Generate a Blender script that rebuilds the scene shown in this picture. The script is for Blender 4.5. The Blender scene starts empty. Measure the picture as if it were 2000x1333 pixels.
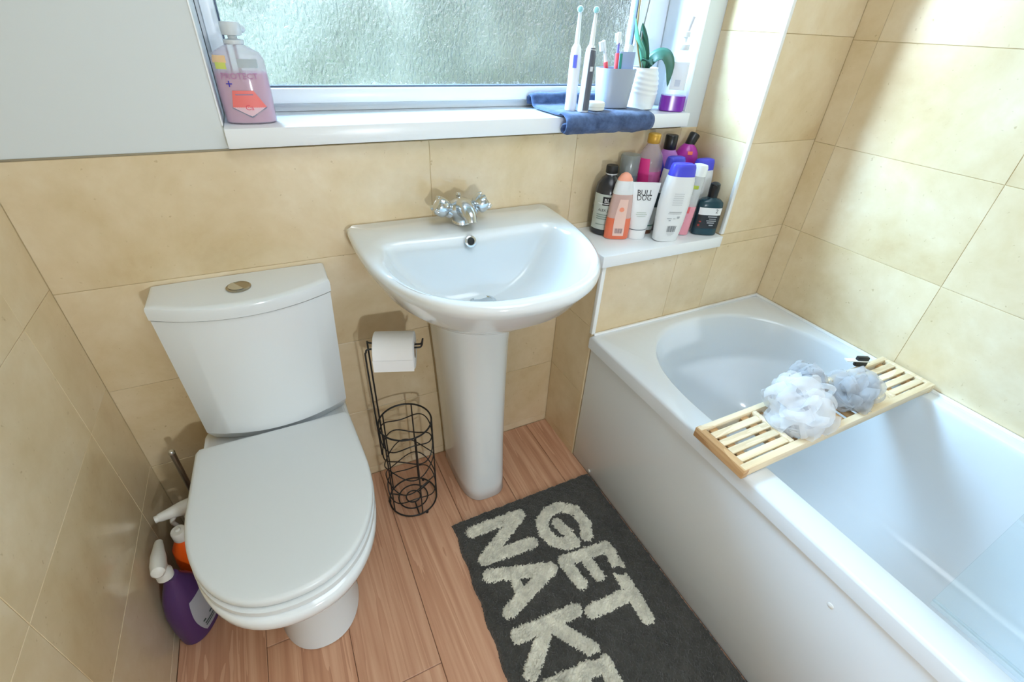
import bpy, bmesh, math, random
import numpy as np
from mathutils import Vector, Matrix, noise

random.seed(7)
rng = np.random.default_rng(7)
PI = math.pi
sc = bpy.context.scene
COL = sc.collection


def lin(c):
    return tuple(((v / 255) / 12.92 if v / 255 <= .04045 else ((v / 255 + .055) / 1.055) ** 2.4) for v in c)


# ------------------------------------------------------------------ camera
cam_d = bpy.data.cameras.new('camera')
cam_d.sensor_fit = 'HORIZONTAL'
cam_d.sensor_width = 36
cam_d.lens = 36 * 917.39 / 2000
cam_d.clip_start = .01
cam = bpy.data.objects.new('camera', cam_d)
COL.objects.link(cam)
cam.location = (.4389, -1.1258, 1.2743)
cam.rotation_euler = tuple(math.radians(a) for a in (55.734, -2.582, -26.004))
sc.camera = cam

# ------------------------------------------------------------------ world, sun, daylight, exposure
w = bpy.data.worlds.new('sky')
sc.world = w
w.use_nodes = True
bg = w.node_tree.nodes['Background']
bg.inputs['Color'].default_value = (.88, .94, 1, 1)
bg.inputs['Strength'].default_value = 2.4


def lamp(name, kind, loc, direction, energy, color=(1, 1, 1), **kw):
    d = bpy.data.lights.new(name, kind)
    d.energy = energy
    d.color = color
    for k, v in kw.items():
        setattr(d, k, v)
    o = bpy.data.objects.new(name, d)
    COL.objects.link(o)
    o.location = loc
    o.rotation_euler = Vector(direction).to_track_quat('-Z', 'Y').to_euler()
    return o


# low sun coming in through the window towards the bath
lamp('sun', 'SUN', (0, 2, 3), (.89, -.447, -.15), 5, (1, .98, .96), angle=math.radians(7))
# open sky in front of the window
lamp('sky_light', 'AREA', (-.6, 1.75, 3.4), (1.5, -1.6, -1.9), 2900, (.45, .71, 1), shape='RECTANGLE', size=2.4, size_y=1.2)
lamp('sky_light', 'AREA', (-2.5, 1.95, 3.3), (3.5, -1.8, -1.75), 3600, (.48, .73, 1), shape='RECTANGLE', size=1.5, size_y=1.2)
# fill lamp added under the ceiling and the flash bounced low behind the camera
lamp('ceiling_fill', 'AREA', (.95, -1.3, 2.28), (0, 0, -1), 17.5, (.83, .92, 1), shape='RECTANGLE', size=1.0, size_y=1.2)
lamp('flash', 'AREA', (.62, -2.0, .92), (0, 1, -.1), 9.5, (.86, .94, 1), shape='DISK', size=.09)

sc.view_settings.view_transform = 'Standard'
sc.view_settings.look = 'None'
sc.view_settings.gamma = 1
sc.view_settings.use_curve_mapping = False
sc.view_settings.exposure = 0.06
sc.cycles.use_denoising = True
sc.cycles.caustics_refractive = False
sc.cycles.caustics_reflective = False
sc.cycles.max_bounces = 14
sc.cycles.transparent_max_bounces = 24
sc.cycles.sample_clamp_indirect = 4


# ------------------------------------------------------------------ materials
def mat(name, c, rough=.5, metal=0, **kw):
    m = bpy.data.materials.new(name)
    m.use_nodes = True
    b = m.node_tree.nodes['Principled BSDF']
    b.inputs['Base Color'].default_value = (*lin(c), 1)
    b.inputs['Roughness'].default_value = rough
    b.inputs['Metallic'].default_value = metal
    for k, v in kw.items():
        b.inputs[k.replace('_', ' ')].default_value = v
    return m


def N(m, t, **kw):
    n = m.node_tree.nodes.new(t)
    for k, v in kw.items():
        setattr(n, k, v)
    return n


def L(m, a, b):
    m.node_tree.links.new(a, b)


def ramp(m, fac, stops):
    r = N(m, 'ShaderNodeValToRGB')
    e = r.color_ramp.elements
    while len(e) < len(stops):
        e.new(.5)
    for i, (p, c) in enumerate(stops):
        e[i].position = p
        e[i].color = (*lin(c), 1)
    L(m, fac, r.inputs[0])
    return r.outputs[0]


def coords(m, scale=(1, 1, 1), rand=True):
    tc = N(m, 'ShaderNodeTexCoord')
    mp = N(m, 'ShaderNodeMapping')
    mp.inputs['Scale'].default_value = scale
    src = tc.outputs['Object']
    if rand:
        oi = N(m, 'ShaderNodeObjectInfo')
        mu = N(m, 'ShaderNodeVectorMath', operation='MULTIPLY')
        mu.inputs[1].default_value = (37, 53, 71)
        L(m, oi.outputs['Random'], mu.inputs[0])
        ad = N(m, 'ShaderNodeVectorMath', operation='ADD')
        L(m, src, ad.inputs[0])
        L(m, mu.outputs[0], ad.inputs[1])
        src = ad.outputs[0]
    L(m, src, mp.inputs['Vector'])
    return mp.outputs[0]


def noise_tex(m, vec, scale, detail=6, rough=.6, dist=0):
    n = N(m, 'ShaderNodeTexNoise')
    n.inputs['Scale'].default_value = scale
    n.inputs['Detail'].default_value = detail
    n.inputs['Roughness'].default_value = rough
    n.inputs['Distortion'].default_value = dist
    L(m, vec, n.inputs['Vector'])
    return n.outputs['Fac']


def bump(m, h, strength, dist=.001):
    b = N(m, 'ShaderNodeBump')
    b.inputs['Strength'].default_value = strength
    b.inputs['Distance'].default_value = dist
    L(m, h, b.inputs['Height'])
    L(m, b.outputs[0], m.node_tree.nodes['Principled BSDF'].inputs['Normal'])


def tile_material(name):
    m = mat(name, (214, 196, 160), .3, Coat_Weight=.7, Coat_Roughness=.13)
    b = m.node_tree.nodes['Principled BSDF']
    v = coords(m)
    n1 = noise_tex(m, v, 3.2, 7, .62, .4)
    n2 = noise_tex(m, v, 22, 5, .6)
    mx = N(m, 'ShaderNodeMath', operation='MULTIPLY_ADD')
    L(m, n2, mx.inputs[0])
    mx.inputs[1].default_value = .28
    L(m, n1, mx.inputs[2])
    c = ramp(m, mx.outputs[0], [(.36, (196, 168, 126)), (.54, (212, 190, 151)), (.68, (220, 200, 165)), (.85, (229, 213, 184))])
    # small dark pits of the stone pattern
    n3 = noise_tex(m, v, 95, 2, .5)
    pit = ramp(m, n3, [(.0, (255, 255, 255)), (.70, (255, 255, 255)), (.80, (196, 178, 150))])
    mm = N(m, 'ShaderNodeMix', data_type='RGBA', blend_type='MULTIPLY')
    mm.inputs['Factor'].default_value = .6
    L(m, c, mm.inputs[6])
    L(m, pit, mm.inputs[7])
    L(m, mm.outputs[2], b.inputs['Base Color'])
    bump(m, n1, .08, .002)
    return m


def wood_material(name, dark, mid, light, rough, scale, plank=True, axis='Y'):
    m = mat(name, mid, rough)
    b = m.node_tree.nodes['Principled BSDF']
    s = (scale * 9, scale * .55, scale * 9) if axis == 'Y' else (scale * .55, scale * 9, scale * 9)
    v = coords(m, s)
    n1 = noise_tex(m, v, 1.0, 4, .55, 1.6)
    s2 = (scale * 60, scale * 2, scale * 60) if axis == 'Y' else (scale * 2, scale * 60, scale * 60)
    v2 = coords(m, s2)
    n2 = noise_tex(m, v2, 1.0, 4, .6)
    wv = N(m, 'ShaderNodeMath', operation='MULTIPLY_ADD')
    L(m, n1, wv.inputs[0])
    wv.inputs[1].default_value = 7.0
    wv.inputs[2].default_value = 0
    fr = N(m, 'ShaderNodeMath', operation='FRACT')
    L(m, wv.outputs[0], fr.inputs[0])
    mx = N(m, 'ShaderNodeMath', operation='MULTIPLY_ADD')
    L(m, fr.outputs[0], mx.inputs[0])
    mx.inputs[1].default_value = .35
    L(m, n2, mx.inputs[2])
    c = ramp(m, mx.outputs[0], [(.3, dark), (.58, mid), (.9, light)])
    oi = N(m, 'ShaderNodeObjectInfo')
    hv = N(m, 'ShaderNodeHueSaturation')
    mr = N(m, 'ShaderNodeMapRange')
    mr.inputs['To Min'].default_value = .92
    mr.inputs['To Max'].default_value = 1.06
    L(m, oi.outputs['Random'], mr.inputs['Value'])
    L(m, mr.outputs[0], hv.inputs['Value'])
    L(m, c, hv.inputs['Color'])
    L(m, hv.outputs[0], b.inputs['Base Color'])
    bump(m, n2, .08, .0006)
    return m


M = {}
M['tile'] = tile_material('travertine_tile')
M['grout'] = mat('grout', (206, 186, 144), .8)
M['plank'] = wood_material('oak_plank', (168, 120, 92), (190, 142, 112), (208, 164, 134), .42, 1.0)
M['gap'] = mat('plank_gap', (96, 66, 48), .8)
M['paint'] = mat('wall_paint', (214, 220, 222), .55)
M['upvc'] = mat('white_upvc', (236, 240, 244), .28)
M['trim'] = mat('white_trim', (238, 240, 240), .35)
M['ceramic'] = mat('white_ceramic', (226, 231, 234), .12, Coat_Weight=.4, Coat_Roughness=.05)
M['seat'] = mat('seat_plastic', (216, 221, 223), .32)
M['acrylic'] = mat('bath_acrylic', (222, 228, 234), .16, Coat_Weight=.3, Coat_Roughness=.08)
M['panel'] = mat('bath_panel', (224, 230, 236), .16)
M['chrome'] = mat('chrome', (212, 217, 221), .2, 1)
M['steel'] = mat('brushed_steel', (160, 158, 154), .3, 1)
M['nickel'] = mat('button_metal', (176, 168, 152), .25, 1)
M['black_wire'] = mat('black_wire', (22, 22, 23), .4)
M['black'] = mat('black_plastic', (20, 21, 24), .3)
M['dark_hole'] = mat('drain_dark', (18, 20, 18), .6)
M['paper'] = mat('toilet_paper', (240, 241, 244), .9)
M['card'] = mat('cardboard_core', (186, 160, 128), .9)
M['pile_dark'] = mat('charcoal_pile', (64, 62, 58), 1.0, Sheen_Weight=.3)
M['pile_light'] = mat('cream_pile', (206, 203, 188), 1.0, Sheen_Weight=.3)
M['bamboo'] = wood_material('pale_wood', (212, 186, 146), (228, 206, 170), (238, 220, 190), .45, 1.4, axis='X')
M['bamboo_end'] = wood_material('brown_wood', (170, 126, 80), (194, 152, 106), (212, 174, 128), .5, 1.4)
for k in ('pile_dark', 'pile_light'):
    m = M[k]
    v = coords(m, rand=False)
    n = noise_tex(m, v, 26, 5, .7)
    base = (60, 59, 56) if k == 'pile_dark' else (206, 203, 188)
    c = ramp(m, n, [(.3, tuple(int(q * .78) for q in base)), (.7, tuple(min(255, int(q * 1.12)) for q in base))])
    L(m, c, m.node_tree.nodes['Principled BSDF'].inputs['Base Color'])


def plastic(name, c, rough=.3, trans=0, **kw):
    if name not in M:
        M[name] = mat(name, c, rough, 0, Transmission_Weight=trans, **kw)
    return M[name]


def see_through(name, c, alpha, rough=.1):
    """clear plastic or net: part of the light passes straight through"""
    if name in M:
        return M[name]
    m = mat(name, c, rough)
    nt = m.node_tree
    tr = N(m, 'ShaderNodeBsdfTransparent')
    tr.inputs[0].default_value = (*lin(tuple(min(255, int(v * .25 + 192)) for v in c)), 1)
    mx = N(m, 'ShaderNodeMixShader')
    mx.inputs[0].default_value = alpha
    L(m, tr.outputs[0], mx.inputs[1])
    L(m, nt.nodes['Principled BSDF'].outputs[0], mx.inputs[2])
    L(m, mx.outputs[0], nt.nodes['Material Output'].inputs[0])
    M[name] = m
    return m


def net_material(name, c):
    m = bpy.data.materials.new(name)
    m.use_nodes = True
    nt = m.node_tree
    nt.nodes.remove(nt.nodes['Principled BSDF'])
    d = N(m, 'ShaderNodeBsdfDiffuse')
    d.inputs[0].default_value = (*lin(c), 1)
    t = N(m, 'ShaderNodeBsdfTranslucent')
    t.inputs[0].default_value = (*lin(c), 1)
    tr = N(m, 'ShaderNodeBsdfTransparent')
    a = N(m, 'ShaderNodeMixShader')
    a.inputs[0].default_value = .45
    L(m, d.outputs[0], a.inputs[1])
    L(m, t.outputs[0], a.inputs[2])
    b = N(m, 'ShaderNodeMixShader')
    b.inputs[0].default_value = .40
    L(m, tr.outputs[0], b.inputs[1])
    L(m, a.outputs[0], b.inputs[2])
    L(m, b.outputs[0], nt.nodes['Material Output'].inputs[0])
    return m


def glass_material(name, c, clear, rough, bumpy, gc=None):
    m = bpy.data.materials.new(name)
    m.use_nodes = True
    nt = m.node_tree
    nt.nodes.remove(nt.nodes['Principled BSDF'])
    g = N(m, 'ShaderNodeBsdfGlass')
    g.inputs['Color'].default_value = (*lin(gc or c), 1)
    g.inputs['Roughness'].default_value = rough
    g.inputs['IOR'].default_value = 1.45
    tr = N(m, 'ShaderNodeBsdfTransparent')
    tr.inputs[0].default_value = (*lin(c), 1)
    mx = N(m, 'ShaderNodeMixShader')
    mx.inputs[0].default_value = 1 - clear
    L(m, tr.outputs[0], mx.inputs[1])
    L(m, g.outputs[0], mx.inputs[2])
    L(m, mx.outputs[0], nt.nodes['Material Output'].inputs[0])
    if bumpy:
        v = coords(m, (1, 1, .55), rand=False)
        n1 = noise_tex(m, v, 75, 2, .5, 1.2)
        n2 = noise_tex(m, v, 190, 2, .5, .4)
        ad = N(m, 'ShaderNodeMath', operation='MULTIPLY_ADD')
        L(m, n2, ad.inputs[0])
        ad.inputs[1].default_value = .35
        L(m, n1, ad.inputs[2])
        b = N(m, 'ShaderNodeBump')
        b.inputs['Strength'].default_value = 1.0
        b.inputs['Distance'].default_value = .011
        L(m, ad.outputs[0], b.inputs['Height'])
        L(m, b.outputs[0], g.inputs['Normal'])
    return m


M['frost'] = glass_material('patterned_glass', (246, 251, 251), .42, .04, True, (172, 166, 165))
M['clear_glass'] = glass_material('screen_glass', (250, 253, 253), .85, 0, False)


# ------------------------------------------------------------------ mesh helpers
def wl(o):
    v = Vector((0, 0, 0))
    while o is not None:
        v += o.location
        o = o.parent
    return v


def props(o, label=None, cat=None, group=None, kind=None):
    for k, v in (('label', label), ('category', cat), ('group', group), ('kind', kind)):
        if v:
            o[k] = v
    return o


def mk(name, V, F, m, parent=None, smooth=True, loc=None, angle=40):
    """link one mesh; V are world coordinates"""
    me = bpy.data.meshes.new(name)
    V = np.asarray(V, dtype=float)
    o = bpy.data.objects.new(name, me)
    if parent is not None:
        o.parent = parent
        V = V - np.array(wl(parent))
    else:
        loc = V.mean(0) * (1, 1, 0) + (0, 0, V[:, 2].min()) if loc is None else np.array(loc)
        V = V - loc
        o.location = loc
    me.from_pydata(V.tolist(), [], F)
    me.materials.append(m)
    me.validate()
    me.update()
    if smooth:
        me.polygons.foreach_set('use_smooth', [True] * len(me.polygons))
        me.set_sharp_from_angle(angle=math.radians(angle))
    COL.objects.link(o)
    return o


def thing(name, label, cat, loc, group=None, kind=None):
    o = bpy.data.objects.new(name, None)
    o.empty_display_size = .05
    o.location = loc
    COL.objects.link(o)
    return props(o, label, cat, group, kind)


def bevel_box(x0, x1, y0, y1, z0, z1, bev=.002, seg=2):
    bm = bmesh.new()
    bmesh.ops.create_cube(bm, size=1)
    for v in bm.verts:
        v.co = Vector(((x0 + x1) / 2 + v.co.x * (x1 - x0), (y0 + y1) / 2 + v.co.y * (y1 - y0), (z0 + z1) / 2 + v.co.z * (z1 - z0)))
    if bev:
        bmesh.ops.bevel(bm, geom=list(bm.edges), offset=bev, segments=seg, profile=.5, affect='EDGES')
    bm.verts.index_update()
    V = [tuple(v.co) for v in bm.verts]
    F = [[v.index for v in f.verts] for f in bm.faces]
    bm.free()
    return V, F


def box(name, x0, x1, y0, y1, z0, z1, m, parent=None, bev=.002, seg=2):
    V, F = bevel_box(x0, x1, y0, y1, z0, z1, bev, seg)
    return mk(name, V, F, m, parent)


def join(*parts):
    V, F = [], []
    for v, f in parts:
        n = len(V)
        V += [tuple(p) for p in v]
        F += [[i + n for i in q] for q in f]
    return V, F


def loft(rings, cap0=True, cap1=True, closed=True):
    n = len(rings[0])
    V = [tuple(p) for r in rings for p in r]
    F = []
    for i in range(len(rings) - 1):
        for j in range(n if closed else n - 1):
            k = (j + 1) % n
            F.append([i * n + j, i * n + k, (i + 1) * n + k, (i + 1) * n + j])
    if cap0:
        F.append(list(range(n))[::-1])
    if cap1:
        F.append([(len(rings) - 1) * n + j for j in range(n)])
    return V, F


def tube(pts, r, n=8, closed=False):
    P = [Vector(p) for p in pts]
    R = [float(q) for q in r] if hasattr(r, "__len__") else [r] * len(P)
    m = len(P)
    rings = []
    t0 = None
    for i in range(m):
        a = P[(i - 1) % m] if (closed or i > 0) else P[i]
        b = P[(i + 1) % m] if (closed or i < m - 1) else P[i]
        t = (b - a).normalized()
        if t0 is None:
            up = Vector((0, 0, 1)) if abs(t.z) < .9 else Vector((1, 0, 0))
            u = t.cross(up).normalized()
        else:
            u = (u - t * u.dot(t)).normalized()
        t0 = t
        v = t.cross(u)
        rings.append([P[i] + R[i] * (math.cos(2 * PI * j / n) * u + math.sin(2 * PI * j / n) * v) for j in range(n)])
    if closed:
        V, F = loft(rings, False, False)
        k = (m - 1) * n
        # align last ring to the first
        best = min(range(n), key=lambda s: (rings[-1][0] - rings[0][s]).length)
        for j in range(n):
            F.append([k + j, k + (j + 1) % n, (j + 1 + best) % n, (j + best) % n])
        return V, F
    return loft(rings)


def lathe(prof, c, n=32):
    """prof: (r, z) list, c: centre x, y, z"""
    rings = [[(c[0] + max(r, 1e-5) * math.cos(2 * PI * j / n), c[1] + max(r, 1e-5) * math.sin(2 * PI * j / n), c[2] + z) for j in range(n)] for r, z in prof]
    return loft(rings)


def xf(VF, mtx):
    return [tuple(mtx @ Vector(p)) for p in VF[0]], VF[1]


def circle(c, r, n=40, wave=0, k=0, ph=0):
    return [(c[0] + r * math.cos(2 * PI * j / n), c[1] + r * math.sin(2 * PI * j / n), c[2] + wave * math.sin(k * 2 * PI * j / n + ph)) for j in range(n)]


def spline(pts, n=8):
    """Catmull-Rom through points"""
    P = [Vector(p) for p in pts]
    P = [2 * P[0] - P[1]] + P + [2 * P[-1] - P[-2]]
    out = []
    for i in range(1, len(P) - 2):
        for k in range(n):
            t = k / n
            a, b, c, d = P[i - 1], P[i], P[i + 1], P[i + 2]
            out.append(.5 * ((2 * b) + (c - a) * t + (2 * a - 5 * b + 4 * c - d) * t * t + (3 * b - a - 3 * c + d) * t ** 3))
    out.append(P[-2])
    return out


def radial(poly, c, angs):
    """distance from c to the polygon along each angle"""
    P = np.array(poly)[:, :2] - np.array(c[:2])
    Q = np.roll(P, -1, 0)
    out = []
    for a in angs:
        d = np.array([math.cos(a), math.sin(a)])
        e = Q - P
        den = d[0] * e[:, 1] - d[1] * e[:, 0]
        den[np.abs(den) < 1e-12] = 1e-12
        t = (P[:, 0] * e[:, 1] - P[:, 1] * e[:, 0]) / den
        s = (P[:, 0] * d[1] - P[:, 1] * d[0]) / den
        ok = (t > 0) & (s >= -1e-6) & (s <= 1 + 1e-6)
        out.append(t[ok].max())
    return out


def d_outline(cx, half, yb, ym, yf, n=2.3, half_b=None, k=40, rc=.012):
    """D shape: straight back at yb, sides to ym, superellipse front to yf"""
    half_b = half if half_b is None else half_b
    pts = []
    for i in range(k + 1):
        t = PI * i / k
        c, s = math.cos(t), math.sin(t)
        x = cx + half * math.copysign(abs(c) ** (2 / n), c)
        y = ym + (yf - ym) * abs(s) ** (2 / n)
        pts.append((x, y))
    # sides back to the wall with small rounded corners
    for i in range(1, 5):
        t = i / 5
        pts.append((cx - half + (half - half_b) * t, ym + (yb - rc - ym) * t))
    for i in range(5):
        a = PI + -PI / 2 * i / 4
        pts.append((cx - half_b + rc + rc * math.cos(a), yb - rc + rc * math.sin(a)))
    for i in range(5):
        a = PI / 2 - PI / 2 * i / 4
        pts.append((cx + half_b - rc + rc * math.cos(a), yb - rc + rc * math.sin(a)))
    for i in range(4, 0, -1):
        t = i / 5
        pts.append((cx + half - (half - half_b) * t, ym + (yb - rc - ym) * t))
    return pts


def ring_at(poly, c, angs, z, scale=1, off=0, slope=0):
    r = radial(poly, c, angs)
    return [(c[0] + (q * scale + off) * math.cos(a), c[1] + (q * scale + off) * math.sin(a), z + slope * (c[1] + (q * scale + off) * math.sin(a))) for q, a in zip(r, angs)]


ANG = [2 * PI * i / 120 for i in range(120)]


def text_mesh(s, size, spacing=1.0, line=1.0):
    cu = bpy.data.curves.new('lettering', 'FONT')
    cu.body = s
    cu.size = size
    cu.space_character = spacing
    cu.space_line = line
    cu.align_x = 'CENTER'
    cu.align_y = 'CENTER'
    cu.resolution_u = 2
    o = bpy.data.objects.new('lettering', cu)
    COL.objects.link(o)
    dg = bpy.context.evaluated_depsgraph_get()
    me = o.evaluated_get(dg).to_mesh()
    V = [tuple(v.co) for v in me.vertices]
    F = [list(p.vertices) for p in me.polygons]
    o.evaluated_get(dg).to_mesh_clear()
    bpy.data.objects.remove(o)
    bpy.data.curves.remove(cu)
    return V, F


class Loft:
    """a bottle-like body: profile rows (z, rx, ry[, n]) around the local origin, with rotation, tilt and place"""

    def __init__(self, prof, pos, rz=0, tilt=(0, 0), n=2.0):
        self.p = [(q if len(q) == 4 else (*q, n)) for q in prof]
        self.zs = [q[0] for q in self.p]
        self.mtx = Matrix.Translation(pos) @ Matrix.Rotation(tilt[0], 4, 'X') @ Matrix.Rotation(tilt[1], 4, 'Y') @ Matrix.Rotation(math.radians(rz), 4, 'Z')

    def at(self, z):
        z = min(max(z, self.zs[0]), self.zs[-1])
        return [float(np.interp(z, self.zs, [q[i] for q in self.p])) for i in (1, 2, 3)]

    def raw(self, a, z, off=0):
        rx, ry, n = self.at(z)
        c, s = math.cos(a), math.sin(a)
        return Vector(((rx + off) * math.copysign(abs(c) ** (2 / n), c), (ry + off) * math.copysign(abs(s) ** (2 / n), s), z))

    def pt(self, a, z, off=0):
        return tuple(self.mtx @ self.raw(a, z, off))

    def body(self, name, m, parent, z0=None, z1=None, off=0, n=40, extra=()):
        z0 = self.zs[0] if z0 is None else z0
        z1 = self.zs[-1] if z1 is None else z1
        zz = sorted({z0, z1, *[z for z in self.zs if z0 < z < z1], *extra})
        V, F = loft([[self.pt(2 * PI * j / n, z, off) for j in range(n)] for z in zz])
        return mk(name, V, F, m, parent)

    def arc(self, z):
        A = np.linspace(-PI, 0, 181)
        P = np.array([self.raw(a, z) for a in A])
        d = np.r_[0, np.cumsum(np.linalg.norm(np.diff(P, axis=0), axis=1))]
        return A, d - d[90]      # zero at the front (local -y)

    def label(self, name, m, parent, u0, u1, z0, z1, off=.0005, shape=None, nu=16, nz=10):
        """patch of the surface; u is the arc length from the front"""
        V, F = [], []
        for i in range(nz + 1):
            t = i / nz
            z = z0 + (z1 - z0) * t
            A, d = self.arc(z)
            a, b = (u0, u1) if shape is None else [q for q in shape(t)]
            for j in range(nu + 1):
                V.append(self.pt(float(np.interp(a + (b - a) * j / nu, d, A)), z, off))
        for i in range(nz):
            for j in range(nu):
                k = i * (nu + 1) + j
                F.append([k, k + 1, k + nu + 2, k + nu + 1])
        return mk(name, V, F, m, parent)

    def text(self, s, size, u, z, m, parent, off=.001, spacing=1, line=1, name='lettering', sx=1):
        V, F = text_mesh(s, size, spacing, line)
        return self.wrap(name, V, F, u, z, m, parent, off, sx)

    def wrap(self, name, V, F, u, z, m, parent, off=.001, sx=1):
        A, d = self.arc(z)
        W = [self.pt(float(np.interp(u + x * sx, d, A)), z + y, off) for x, y, _ in V]
        return mk(name, W, F, m, parent, smooth=False)

    def bars(self, name, rects, u, z, m, parent, off=.001):
        V, F = [], []
        for x0, x1, y0, y1 in rects:
            ns = max(1, int((x1 - x0) / .004))
            for i in range(ns):
                k = len(V)
                a, c = x0 + (x1 - x0) * i / ns, x0 + (x1 - x0) * (i + 1) / ns
                V += [(a, y0, 0), (c, y0, 0), (c, y1, 0), (a, y1, 0)]
                F.append([k, k + 1, k + 2, k + 3])
        return self.wrap(name, V, F, u, z, m, parent, off)


# ------------------------------------------------------------------ the room
W, XB, XC, D = 1.895, 1.1945, 1.62, .197
YF, ZC = -2.4, 2.35


def struct(name, m, boxes, parent=None):
    V, F = join(*[bevel_box(*b, bev=0) for b in boxes])
    o = mk(name, V, F, m, parent, smooth=False)
    return props(o, kind='structure')


floor = struct('floor', M['gap'], [(-.1, 2.0, YF - .1, .1, -.06, -.004)])
wall_left = struct('wall_left', M['grout'], [(-.12, -.0016, YF - .1, .3, -.06, ZC)])
wall_right = struct('wall_right', M['grout'], [(W + .0016, W + .12, YF - .1, .3, -.06, ZC)])
wall_front = struct('wall_front', M['paint'], [(-.12, W + .12, YF - .12, YF, -.06, ZC)])
ceiling = struct('ceiling', M['paint'], [(-.12, W + .12, YF - .12, .3, ZC, ZC + .08)])
WX0, WX1, WZ0, WZ1 = .3755, 1.556, 1.044, 2.1
wall_back = struct('wall_back', M['grout'], [(-.008, W + .008, .0016, .30, -.06, 1.037)])
wall_upper = struct('wall_back_upper', M['paint'], [(-.008, WX0, .0015, .30, 1.037, ZC), (WX1, XC + .05, .0015, .30, 1.037, ZC), (WX0, WX1, .0015, .30, WZ1, ZC)])
wall_ledge = struct('wall_ledge', M['grout'], [(XB + .0016, W, -D + .0016, .008, -.06, .735)])
wall_column = struct('wall_column', M['grout'], [(XC + .0016, W + .0016, -D + .0016, .30, .735, ZC)])

tile_meshes = {}


def tile(parent, axis, pos, a0, a1, z0, z1, t=.008, g=.0005):
    """one tile on a wall: axis gives the outward normal, pos the face plane, a0..a1 the span along the wall"""
    a0, a1, z0, z1 = a0 + g, a1 - g, z0 + g, z1 - g
    if a1 - a0 < .004 or z1 - z0 < .004:
        return
    key = (axis, round(a1 - a0, 4), round(z1 - z0, 4))
    if key not in tile_meshes:
        w_, h_ = (a1 - a0) / 2, (z1 - z0) / 2
        if axis[0] == 'y':
            V, F = bevel_box(-w_, w_, -t / 2, t / 2, -h_, h_, .0006, 1)
        else:
            V, F = bevel_box(-t / 2, t / 2, -w_, w_, -h_, h_, .0006, 1)
        me = bpy.data.meshes.new('tile')
        me.from_pydata(V, [], F)
        me.materials.append(M['tile'])
        tile_meshes[key] = me
    o = bpy.data.objects.new('tile', tile_meshes[key])
    o.parent = parent
    s = 1 if axis[1] == '+' else -1
    ctr = Vector((0, pos - s * t / 2, 0)) if axis[0] == 'y' else Vector((pos - s * t / 2, 0, 0))
    ctr[0 if axis[0] == 'y' else 1] = (a0 + a1) / 2
    ctr.z = (z0 + z1) / 2
    wob = random.uniform(-.0002, .0002)
    ctr[1 if axis[0] == 'y' else 0] += wob
    o.location = ctr - wl(parent)
    COL.objects.link(o)


def grid(parent, axis, pos, aa, zz):
    for i in range(len(aa) - 1):
        for j in range(len(zz) - 1):
            tile(parent, axis, pos, aa[i], aa[i + 1], zz[j], zz[j + 1])


zb = [0, .029, .281, .533, .785, 1.037]
grid(wall_back, 'y-', 0, [0, .785, XB], zb)
grid(wall_back, 'y-', 0, [XB, 1.56, XC], [.735, .785, 1.037])
zl = [0, .035, .287, .5445, .797, 1.049, 1.301]
grid(wall_left, 'x+', 0, [YF, -2.155, -1.755, -1.355, -.955, -.555, -.155, 0], zl)
struct('wall_left_upper', M['paint'], [(-.02, -.004, YF, .0, 1.302, ZC)])
zr = [.26, .5185, .770, 1.023, 1.274, 1.526, 1.778, 2.03, ZC]
grid(wall_right, 'x-', W, [YF, -2.262, -1.862, -1.462, -1.062, -.662, -.262, -D], zr)
grid(wall_ledge, 'x-', XB, [-D + .001, 0], [0, .029, .281, .533, .735])
grid(wall_ledge, 'y-', -D, [XB + .001, 1.463, XC, W], [.26, .5185, .735])
grid(wall_column, 'y-', -D, [XC + .001, W], [.735, .770, 1.028, 1.280, 1.532, 1.784, 2.036, ZC])
grid(wall_column, 'x-', XC, [-D + .001, .0015], [.735, .770, 1.028, 1.280, 1.532, 1.784, 2.036, ZC])

# oak planks
seams = [0, .186, .371, .556, .741, .926, 1.111, 1.2]
breaks = [[-1.25], [-.425, -1.7], [-.632, -1.9], [-1.1], [-.3, -1.5], [-.9], [-.55, -1.8]]
for i in range(len(seams) - 1):
    yy = [0] + breaks[i] + [YF]
    for j in range(len(yy) - 1):
        x0, x1, y1, y0 = seams[i] + .0006, seams[i + 1] - .0006, yy[j] - .0005, yy[j + 1] + .0005
        V, F = bevel_box(-(x1 - x0) / 2, (x1 - x0) / 2, -(y1 - y0) / 2, (y1 - y0) / 2, -.004, .004, .0012, 1)
        me = bpy.data.meshes.new('plank')
        me.from_pydata(V, [], F)
        me.materials.append(M['plank'])
        o = bpy.data.objects.new('plank', me)
        o.parent = floor
        o.location = Vector(((x0 + x1) / 2, (y0 + y1) / 2, -.004)) - wl(floor)
        COL.objects.link(o)

# white trims on the tile corners and the ledge shelf
props(box('trim_1', XB - .0015, XB + .011, -D - .0015, -D + .011, .515, .735, M['trim'], bev=.001), kind='structure')
props(box('trim_2', XC - .002, XC + .009, -D - .002, -D + .009, .772, ZC, M['trim'], bev=.001), kind='structure')
props(box('trim_3', XB - .012, XC - .002, -D - .012, -.0005, .736, .770, M['upvc'], bev=.003), kind='structure')
props(box('trim_4', .0, WX0, -.001, .0016, 1.0365, 1.0405, mat('paint_edge', (150, 140, 118), .8), bev=.001), kind='structure')

# window: sill, frame, sash, patterned pane
win = thing('window_1', 'white plastic window with a wide patterned glass pane over a deep white sill', 'window', ((WX0 + WX1) / 2, .15, 1.044), kind='structure')
V, F = join(bevel_box(WX0 + .0005, XC - .066, -.026, .19, 1.044, 1.081, .003))
mk('sill', V, F, M['upvc'], win)
GX0, GX1, GZ0, GZ1, GY = .4135, 1.441, 1.134, 2.02, .155


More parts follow.
